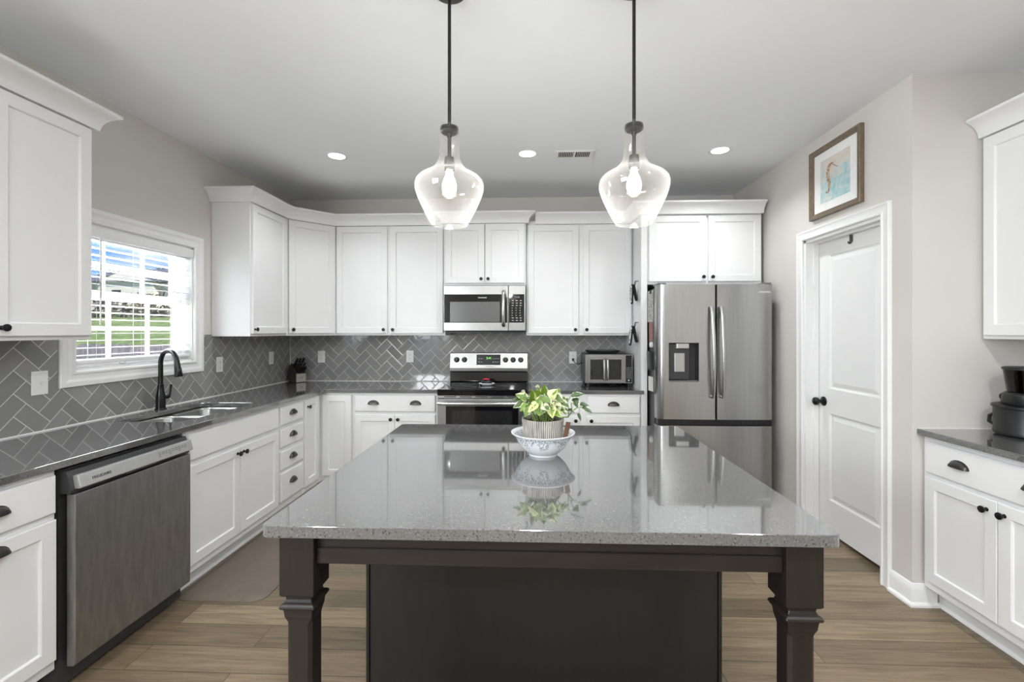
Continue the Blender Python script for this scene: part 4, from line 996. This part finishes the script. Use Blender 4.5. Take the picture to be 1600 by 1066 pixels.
def island_leg(x0):
    bb = MB(); cx_ = x0+LW/2+ox; cy_ = LY0+LW/2+oy
    def sq(h, z, ch=0.):
        if ch <= 0: ch = .0012
        return [bb.bm.verts.new((cx_+a, cy_+c_, z)) for a, c_ in ((h-ch, -h), (h, -h+ch), (h, h-ch), (h-ch, h), (-h+ch, h), (-h, h-ch), (-h, -h+ch), (-h+ch, -h))]
    h = LW/2; prof = [(h, .8825), (h, .722), (h-.004, .717), (h-.0105, .714), (h-.012, .706), (h-.010, .699), (h-.0035, .696), (h+.000, .692), (h+.001, .688), (h-.001, .684), (h-.006, .682), (h-.008, .672), (h-.009, .660), (h-.0115, .650, .004), (h-.0125, .640, .009), (h-.0125, .10, .009), (h-.011, .09, .001), (h-.011, 0)]
    rings = [sq(*p) for p in prof]
    for p, q in zip(rings, rings[1:]):
        for k in range(8): bb.bm.faces.new((p[k], p[(k+1) % 8], q[(k+1) % 8], q[k]))
    bb.bm.faces.new(rings[0]); bb.bm.faces.new(rings[-1])
    return bb.build('leg', M['isl_v'], il)
LXa, LXb = -.666, .640
island_leg(LXa); island_leg(LXb)
b = MB(); ay = LY0+.022
b.box(LXa+LW+.0005+ox, LXb-.0005+ox, ay+oy, ay+.022+oy, .800, .8825); b.box(LXa+LW+.0005+ox, LXb-.0005+ox, ay-.007+oy, ay-.0003+oy, .800, .842, bev=.002)
b.build('apron', M['isl_h'], il)
for x in (LXa+.02, LXb+LW-.042):
    b = MB(); b.box(x+ox, x+.022+ox, LY0+LW+.0005+oy, BY0-.0065+oy, .800, .8825); b.build('apron', M['isl_p'], il)

# ------------------------------------------------------------------ bowl and potted plant
bo = MB()
pr_ = [(.0, .004), (.050, .004), (.052, 0), (.058, 0), (.060, .008), (.072, .016), (.092, .035), (.107, .060), (.116, .078), (.128, .088), (.1305, .090), (.130, .093), (.126, .0925), (.113, .082), (.103, .062), (.088, .039), (.068, .021), (.05, .014), (0, .012)]
bo.lathe(pr_, 56, cap0=False, cap1=False)
def bowlmat():
    m, nt, N, Lk, p = nmat('blue_white_porcelain')
    tc = N.new('ShaderNodeTexCoord'); s = N.new('ShaderNodeSeparateXYZ'); Lk.new(tc.outputs['Object'], s.inputs[0])
    def mt(op, a, b_=None):
        n = N.new('ShaderNodeMath'); n.operation = op
        for i, v in enumerate((a, b_)):
            if v is None: continue
            if isinstance(v, (int, float)): n.inputs[i].default_value = v
            else: Lk.new(v, n.inputs[i])
        return n.outputs[0]
    ang = mt('ARCTAN2', s.outputs['Y'], s.outputs['X'])
    wave = mt('ADD', mt('MULTIPLY', mt('SINE', mt('MULTIPLY', ang, 9)), .016), mt('MULTIPLY', mt('SINE', mt('MULTIPLY', ang, 23)), .008))
    lim = mt('ADD', wave, .050)
    low = mt('GREATER_THAN', s.outputs['Z'], lim); top = mt('LESS_THAN', s.outputs['Z'], .084)
    v = N.new('ShaderNodeTexVoronoi'); v.inputs['Scale'].default_value = 190; Lk.new(tc.outputs['Object'], v.inputs['Vector'])
    n2 = N.new('ShaderNodeTexNoise'); n2.inputs['Scale'].default_value = 45; Lk.new(tc.outputs['Object'], n2.inputs['Vector'])
    sp_ = mt('MULTIPLY', mt('LESS_THAN', v.outputs['Distance'], .46), mt('GREATER_THAN', n2.outputs['Fac'], .36))
    rad = mt('POWER', mt('ADD', mt('MULTIPLY', s.outputs['X'], s.outputs['X']), mt('MULTIPLY', s.outputs['Y'], s.outputs['Y'])), .5)
    fac = mt('MULTIPLY', mt('MULTIPLY', low, top), sp_)
    mx = N.new('ShaderNodeMix'); mx.data_type = 'RGBA'; mx.inputs[6].default_value = (.78, .80, .82, 1); mx.inputs[7].default_value = (.10, .18, .23, 1)
    Lk.new(mt('MULTIPLY', fac, .85), mx.inputs[0]); Lk.new(mx.outputs[2], p.inputs['Base Color']); p.inputs['Roughness'].default_value = .13
    return m
bowl = tag(bo.build('serving_bowl', bowlmat(), smooth=40), 'white porcelain bowl with blue vine pattern on the island', 'bowl')
PX, PY = .043, 1.85
bowl.location = (PX, PY, .9145)
pp = thing('potted_plant', 'variegated green pothos in a ribbed grey pot standing in the bowl', 'plant', (PX, PY, .9375))
b = MB(); seg = 120; rings = []
for r, z in ((.068, .0), (.071, .001), (.0845, .118), (.0860, .126), (.0815, .126), (.080, .112)):
    rings.append([b.bm.verts.new(((r+(.0018 if (k % 2) and 0 < z < .125 and r > .0705 else 0))*math.cos(2*PI*k/seg), (r+(.0018 if (k % 2) and 0 < z < .125 and r > .0705 else 0))*math.sin(2*PI*k/seg), z)) for k in range(seg)])
for p, q in zip(rings, rings[1:]):
    for k in range(seg): b.bm.faces.new((p[k], p[(k+1) % seg], q[(k+1) % seg], q[k]))
b.bm.faces.new(rings[0])
def potmat():
    m, nt, N, Lk, p = nmat('ribbed_pot_glaze')
    tc = N.new('ShaderNodeTexCoord'); mp = N.new('ShaderNodeMapping'); mp.inputs['Scale'].default_value = (1, 1, .25)
    n = N.new('ShaderNodeTexNoise'); n.inputs['Scale'].default_value = 70; n.inputs['Detail'].default_value = 3
    r = N.new('ShaderNodeValToRGB'); e = r.color_ramp.elements; e[0].position = .15; e[0].color = (.13, .13, .135, 1); e[1].position = .75; e[1].color = (.47, .43, .37, 1)
    sx = N.new('ShaderNodeSeparateXYZ'); Lk.new(tc.outputs['Object'], sx.inputs[0])
    at = N.new('ShaderNodeMath'); at.operation = 'ARCTAN2'; Lk.new(sx.outputs['Y'], at.inputs[0]); Lk.new(sx.outputs['X'], at.inputs[1])
    ml = N.new('ShaderNodeMath'); ml.operation = 'MULTIPLY'; ml.inputs[1].default_value = 60; Lk.new(at.outputs[0], ml.inputs[0])
    si = N.new('ShaderNodeMath'); si.operation = 'COSINE'; Lk.new(ml.outputs[0], si.inputs[0])
    ma_ = N.new('ShaderNodeMath'); ma_.operation = 'MULTIPLY_ADD'; ma_.inputs[1].default_value = -.3; Lk.new(si.outputs[0], ma_.inputs[0]); Lk.new(n.outputs['Fac'], ma_.inputs[2])
    Lk.new(tc.outputs['Object'], mp.inputs[0]); Lk.new(mp.outputs[0], n.inputs['Vector']); Lk.new(ma_.outputs[0], r.inputs[0]); Lk.new(r.outputs[0], p.inputs['Base Color'])
    p.inputs['Roughness'].default_value = .3; return m
b.build('pot', potmat(), pp)
b = MB(); b.lathe([(0, .112), (.0795, .108)], 28, cap0=False, cap1=False); b.build('soil', M['soil'], pp)
b = MB(); b.box(-.011, .011, -.0015, .0015, -.031, .031, bev=.001); tg = b.build('tag', M['leather'], pp); tg.location = (.094, -.045, .088); tg.rotation_euler = (.1, .16, .5); tg['label'] = 'small brown tag'

def leafmat():
    m, nt, N, Lk, p = nmat('variegated_leaf')
    uv = N.new('ShaderNodeUVMap'); s = N.new('ShaderNodeSeparateXYZ'); Lk.new(uv.outputs[0], s.inputs[0])
    at = N.new('ShaderNodeVertexColor'); at.layer_name = 'leaf'
    sp_ = N.new('ShaderNodeSeparateColor'); Lk.new(at.outputs[0], sp_.inputs[0])
    tc = N.new('ShaderNodeTexCoord'); n = N.new('ShaderNodeTexNoise'); n.inputs['Scale'].default_value = 45; n.inputs['Detail'].default_value = 3; Lk.new(tc.outputs['Object'], n.inputs['Vector'])
    def mt(op, a, b_=None):
        q = N.new('ShaderNodeMath'); q.operation = op
        for i, v in enumerate((a, b_)):
            if v is None: continue
            if isinstance(v, (int, float)): q.inputs[i].default_value = v
            else: Lk.new(v, q.inputs[i])
        return q.outputs[0]
    e = mt('ABSOLUTE', mt('SUBTRACT', s.outputs['X'], .5))
    val = mt('ADD', mt('ADD', mt('MULTIPLY', e, 1.55), mt('MULTIPLY', mt('SUBTRACT', n.outputs['Fac'], .5), 1.7)), mt('MULTIPLY', mt('SUBTRACT', sp_.outputs[0], .5), .55))
    r = N.new('ShaderNodeValToRGB'); c = r.color_ramp.elements; c[0].position = .44; c[0].color = (0, 0, 0, 1); c[1].position = .52; c[1].color = (1, 1, 1, 1); Lk.new(val, r.inputs[0])
    g1 = N.new('ShaderNodeMix'); g1.data_type = 'RGBA'; g1.inputs[6].default_value = (.035, .075, .022, 1); g1.inputs[7].default_value = (.155, .27, .02, 1); Lk.new(sp_.outputs[1], g1.inputs[0])
    g2 = N.new('ShaderNodeMix'); g2.data_type = 'RGBA'; g2.inputs[6].default_value = (.55, .56, .42, 1); g2.inputs[7].default_value = (.56, .58, .22, 1); Lk.new(sp_.outputs[1], g2.inputs[0])
    mx = N.new('ShaderNodeMix'); mx.data_type = 'RGBA'; Lk.new(r.outputs[0], mx.inputs[0]); Lk.new(g1.outputs[2], mx.inputs[6]); Lk.new(g2.outputs[2], mx.inputs[7])
    Lk.new(mx.outputs[2], p.inputs['Base Color']); p.inputs['Roughness'].default_value = .35
    p.inputs['Subsurface Weight'].default_value = 0
    return m
lf = MB(); uvl = lf.bm.loops.layers.uv.new('UVMap'); col = lf.bm.loops.layers.color.new('leaf'); st = MB()
def leaf(base, d, up, ln, wd, curl, c0, c1):
    base = Vector(base); d = Vector(d).normalized(); up = Vector(up); side = d.cross(up).normalized(); nrm = side.cross(d).normalized()
    n_ = 8; rows = []
    for i in range(n_+1):
        t_ = i/n_; w_ = wd*(math.sin(PI*min(1, t_**.66))**.8)*(1.12-.3*t_)*.5 if 0 < t_ < 1 else .0004
        ctr = base+d*ln*t_*(1-.12*curl*t_)+nrm*(-curl*ln*.35*t_*t_)
        rows.append([(ctr+side*w_*u+nrm*(abs(u)*w_*.35), (.5+.5*u, t_)) for u in (-1, -.5, 0, .5, 1)])
    V = [[lf.bm.verts.new(p) for p, _ in r_] for r_ in rows]
    for i in range(n_):
        for j in range(4):
            f = lf.bm.faces.new((V[i][j], V[i][j+1], V[i+1][j+1], V[i+1][j])); f.smooth = True
            for lp, (a, c_) in zip(f.loops, ((i, j), (i, j+1), (i+1, j+1), (i+1, j))):
                lp[uvl].uv = rows[a][c_][1]; lp[col] = (c0, c1, 0, 1)
def stem(a, b_, bow=.01):
    a, b_ = Vector(a), Vector(b_); m_ = (a+b_)/2+Vector((0, 0, bow)); st.tube([a, (a+m_)/2+Vector((0, 0, bow*.4)), m_, (m_+b_)/2, b_], [.0022, .002, .0019, .0017, .0014], 6)
random.seed(21)
k_ = .00263
def px(x, y, dy=0): return Vector(((x-848)*k_*(1+dy/1.85), dy, 1.197-.9375-(y-602)*k_*(1+dy/1.85)))
# leaves read off the photo: base px, tip px, depth, width, facing
spec = [((849, 618), (850, 602), .01, .040, -.3), ((851, 616), (845, 643), -.055, .062, .15), ((836, 622), (842, 645), -.06, .050, .2), ((832, 629), (829, 607), -.01, .034, -.2), ((842, 619), (836, 610), .0, .036, -.2),
        ((824, 624), (806, 615), -.01, .040, .3), ((820, 627), (801, 624), .01, .030, .3), ((818, 629), (802, 634), -.02, .030, .4), ((824, 630), (812, 640), -.04, .034, .3), ((826, 634), (819, 648), -.06, .030, .3),
        ((858, 622), (868, 611), -.02, .048, -.1), ((864, 618), (878, 625), -.01, .046, .3), ((866, 627), (872, 640), -.05, .040, .25), ((874, 628), (888, 634), -.01, .036, .3), ((858, 630), (862, 648), -.065, .042, .15),
        ((862, 640), (876, 646), -.06, .030, .4), ((846, 630), (858, 636), -.07, .034, .2), ((858, 612), (856, 622), .02, .040, .1), ((840, 626), (824, 640), -.07, .034, .25),
        ((870, 634), (884, 644), -.04, .032, .35), ((880, 620), (882, 634), .02, .034, .2), ((866, 612), (874, 604+12), .03, .036, .0),
        ((822, 618), (814, 608+8), .03, .036, -.1), ((844, 612), (838, 604+4), .04, .038, -.3)]
for (bx, by), (tx, ty), dy, wd, curl in spec:
    A = px(bx, by, dy); Tt = px(tx, ty, dy-random.uniform(.005, .03)); d = Tt-A
    upv = Vector((random.uniform(-.25, .25), -.75, .6)); ln = max(d.length*1.08, wd*1.1)
    c1 = random.uniform(.5, 1) if abs(bx-850) < 27 else random.uniform(0, .5)
    leaf(A, d, upv, ln, wd, curl, random.random(), c1)
    a_ = random.uniform(0, 2*PI); r_ = random.uniform(0, .055)
    stem((r_*math.cos(a_), r_*math.sin(a_)*.9, .11), A, .008)
for k in range(16):     # low and inner leaves all round, for other viewpoints
    a_ = 2*PI*k/16+.3; r_ = random.uniform(.03, .075); A = Vector((r_*math.cos(a_), r_*math.sin(a_)+.01, random.uniform(.165, .20)))
    leaf(A, (math.cos(a_), math.sin(a_), random.uniform(-.1, .5)), (0, 0, 1), random.uniform(.04, .055), random.uniform(.03, .042), .5, random.random(), random.uniform(.1, .8)); stem((r_*.5*math.cos(a_), r_*.5*math.sin(a_), .11), A, .005)
# trailing branch to the right
tp = [px(874, 652, 0), px(887, 651, -.01), px(893, 642, -.01), px(902, 636, 0), px(909, 636, 0)]
st.tube(tp, [.0028, .0028, .0026, .0022, .0018], 7); st.tube([tp[1], px(888, 640, 0), px(886, 628, 0), px(893, 616, 0)], [.002, .002, .0018, .0014], 6); st.tube([tp[2], px(892, 632, .01), px(897, 624, .01)], [.002, .0018, .0014], 6)
for A, Tt, wd in ((px(892, 619, 0), px(911, 614, -.02), .030), (px(895, 622, 0), px(903, 636, -.02), .036), (px(908, 636, 0), px(924, 643, -.02), .026), (px(905, 632, .01), px(919, 633, 0), .022), (px(902, 645, 0), px(907, 657, -.01), .014), (px(886, 640, 0), px(896, 642, -.03), .022)):
    leaf(A, Tt-A, (.1, -.7, .7), (Tt-A).length*1.05, wd, .2, .35, .02)
st.build('stems', pmat('pale_stem', (.20, .27, .07), .5, noise=.2), pp, smooth=60)
lf.build('leaves', leafmat(), pp)

# ------------------------------------------------------------------ pendants
def pendant(x, y, label, ang):
    p = thing('pendant_light', label, 'pendant light', (x, y, HC), ang, 'pendant lights over the island')
    bb = MB(); bb.lathe([(0, -.0005), (.062, -.0005), (.063, -.003), (.052, -.010), (.020, -.015), (.012, -.022), (0, -.022)], 28, cap0=False, cap1=False); bb.build('ceiling_canopy', M['black'], p, smooth=35)
    zt = 2.227-HC; q_ = .978
    bb = MB(); bb.lathe([(.0068, -.018), (.0068, zt-.006)], 14); bb.build('rod', M['black'], p, smooth=60)
    bb = MB(); bb.lathe([(0, zt-.004), (.012, zt-.004), (.035, zt-.010), (.036, zt-.026), (.03, zt-.032), (.010, zt-.034), (.0095, zt-.048), (.007, zt-.05), (.007, zt-.125), (.018, zt-.128), (.021, zt-.15), (.019, zt-.178), (0, zt-.178)], 24, cap0=False, cap1=False); bb.build('socket', M['black'], p, smooth=35)
    pr = [(.036, -.002), (.0385, -.012), (.0392, -.09), (.0400, -.115), (.045, -.140), (.056, -.163), (.076, -.184), (.100, -.197), (.122, -.211), (.134, -.226), (.1385, -.243), (.137, -.262), (.127, -.292), (.110, -.330), (.091, -.368), (.0755, -.394), (.072, -.402)]
    bb = MB(); bb.lathe([(r*q_, zt+z*q_) for r, z in pr]+[(r*q_-.0025, zt+z*q_) for r, z in pr[::-1]], 56, cap0=False, cap1=False); sh = bb.build('glass_shade', M['shade'], p, smooth=50)
    bb = MB(); bb.lathe([(0, zt-.178), (.012, zt-.180), (.014, zt-.196), (.022, zt-.214), (.028, zt-.236), (.028, zt-.252), (.021, zt-.272), (.010, zt-.281), (0, zt-.283)], 20, cap0=False, cap1=False); bb.build('bulb', M['bulb'], p, smooth=60)
    lamp('bulb_glow', 'POINT', (0, 0, zt-.295), None, 6.5, .03, color=(.98, .985, 1), parent=p)
    return p
pendant(-.3257, 1.760, 'left of the two seeded-glass pendants hanging over the island', 0)
pendant(.3936, 1.766, 'right of the two seeded-glass pendants hanging over the island', .4)

# ------------------------------------------------------------------ ceiling fittings
def can(x, y, label):
    o = thing('recessed_light', label, 'ceiling light', (x, y, HC), 0, 'recessed ceiling lights')
    bb = MB(); bb.lathe([(.062, -.003), (.066, -.0045), (.080, -.0035), (.084, -.0006)], 36, cap0=False, cap1=False); bb.lathe([(.062, -.003), (.060, -.0006)], 36, cap0=False, cap1=False); bb.build('trim_ring', M['trim'], o, smooth=40)
    bb = MB(); bb.lathe([(0, -.0022), (.061, -.0018)], 30, cap0=False, cap1=False); bb.build('lens', M['led'], o)
    lamp('downlight', 'AREA', (0, 0, -.008), (0, 0, -1), 6.2, .11, color=(.96, .985, 1), parent=o).data.spread = math.radians(128)
    return o
can(-1.485, 3.372, 'leftmost of the three recessed ceiling lights')
can(-.038, 3.382, 'middle recessed ceiling light, between the two pendants')
can(1.379, 3.375, 'rightmost of the three recessed ceiling lights')
vt = thing('ceiling_vent', 'white louvred air vent in the ceiling beside the middle light', 'vent', (.314, 3.405, HC), 0)
b = MB()
for q in ((-.145, -.118, -.075, .075), (.118, .145, -.075, .075), (-.118, .118, -.075, -.052), (-.118, .118, .052, .075), (-.008, .008, -.052, .052)): b.box(q[0], q[1], q[2], q[3], -.007, -.0006, bev=.001)
b.build('frame', M['trim'], vt)
b = MB(); b.box(-.118, .118, -.052, .052, -.0012, -.0006); b.build('duct_opening', M['slot'], vt)
b = MB()
for k in range(18):
    x = -.112+k*.0132
    if abs(x) < .012: continue
    b.prism([(x, -.0062), (x+.0018, -.0062), (x+.0055, -.0014), (x+.0037, -.0014)], -.052, .052, 'y')
b.build('louvres', M['trim'], vt)

# ------------------------------------------------------------------ framed picture
pf = thing('framed_picture', 'bronze-framed watercolour of a seahorse above the pantry door', 'picture', (RX-.0015, 2.995, 2.42), RR)
# local: x runs toward the camera, -y into the room
pw, ph, fwid = .492, .470, .036
b = MB(); mP = Matrix(((1, 0, 0, 0), (0, 0, -1, 0), (0, 1, 0, 0), (0, 0, 0, 1)))
FP = [(0, 0), (0, .016), (.004, .020), (.014, .020), (.020, .026), (.034, .028), (.036, .024), (.036, 0)]
b.sweep(FP, [(-pw/2+fwid, -ph/2+fwid), (-pw/2+fwid, ph/2-fwid), (pw/2-fwid, ph/2-fwid), (pw/2-fwid, -ph/2+fwid)][::-1], True, mat=mP); b.build('frame', M['framewood'], pf, smooth=25)
b = MB(); b.box(-pw/2+fwid-.004, pw/2-fwid+.004, -.010, -.002, -ph/2+fwid-.004, ph/2-fwid+.004); b.build('mat_board', M['white'], pf)
def wash():
    m, nt, N, Lk, p = nmat('watercolour_wash')
    tc = N.new('ShaderNodeTexCoord'); s = N.new('ShaderNodeSeparateXYZ'); Lk.new(tc.outputs['Object'], s.inputs[0])
    n = N.new('ShaderNodeTexNoise'); n.inputs['Scale'].default_value = 14; n.inputs['Detail'].default_value = 6; n.inputs['Distortion'].default_value = 1.2; Lk.new(tc.outputs['Object'], n.inputs['Vector'])
    a = N.new('ShaderNodeMath'); a.operation = 'MULTIPLY_ADD'; a.inputs[1].default_value = -1.1; Lk.new(s.outputs['Z'], a.inputs[0]); Lk.new(n.outputs['Fac'], a.inputs[2])
    r = N.new('ShaderNodeValToRGB'); e = r.color_ramp.elements; e[0].position = .2; e[0].color = (.68, .56, .49, 1); e[1].position = .85; e[1].color = (.24, .48, .50, 1)
    q = e.new(.42); q.color = (.68, .66, .62, 1); q = e.new(.56); q.color = (.46, .64, .66, 1)
    Lk.new(a.outputs[0], r.inputs[0]); Lk.new(r.outputs[0], p.inputs['Base Color']); p.inputs['Roughness'].default_value = .7; return m
b = MB(); b.box(-.142, .142, -.0110, -.0102, -.142, .142); pr = b.build('print', wash(), pf)
b = MB()
body = [(-.01, .095), (-.035, .09), (-.05, .07), (-.055, .04), (-.05, .01), (-.04, -.02), (-.042, -.05), (-.052, -.075), (-.065, -.09), (-.078, -.085), (-.078, -.07)]
b.tube([(x, -.0113, z) for x, z in body], [.012, .017, .015, .018, .021, .018, .013, .009, .007, .005, .004], 8, flat=(1, .04)); b.tube([(-.012, -.0113, .085), (.02, -.0113, .062), (.034, -.0113, .052)], [.014, .007, .005], 8, flat=(1, .04)); b.build('seahorse', pmat('sepia_ink', (.48, .35, .24), .7, noise=.7, nscale=90), pr)

# ------------------------------------------------------------------ floor mat
ma = thing('kitchen_mat', 'brown cushioned anti-fatigue mat on the floor in front of the sink', 'mat', (-1.665, 2.80, .0005))
b = MB(); rg_ = []
for ins, z in ((0, 0), (.001, .004), (.004, .006), (.042, .018), (.046, .0185)):
    rg_.append([b.bm.verts.new((x, y, z)) for x, y in rrect(-.235+ins, .255-ins, -.50+ins, .50-ins, .07-ins*.6, 6)])
for p, q in zip(rg_, rg_[1:]):
    for k in range(len(p)): b.bm.faces.new((p[k], p[(k+1) % len(p)], q[(k+1) % len(p)], q[k]))
b.bm.faces.new(rg_[0]); b.bm.faces.new(rg_[-1]); b.build('pad', M['mat'], ma, smooth=25)
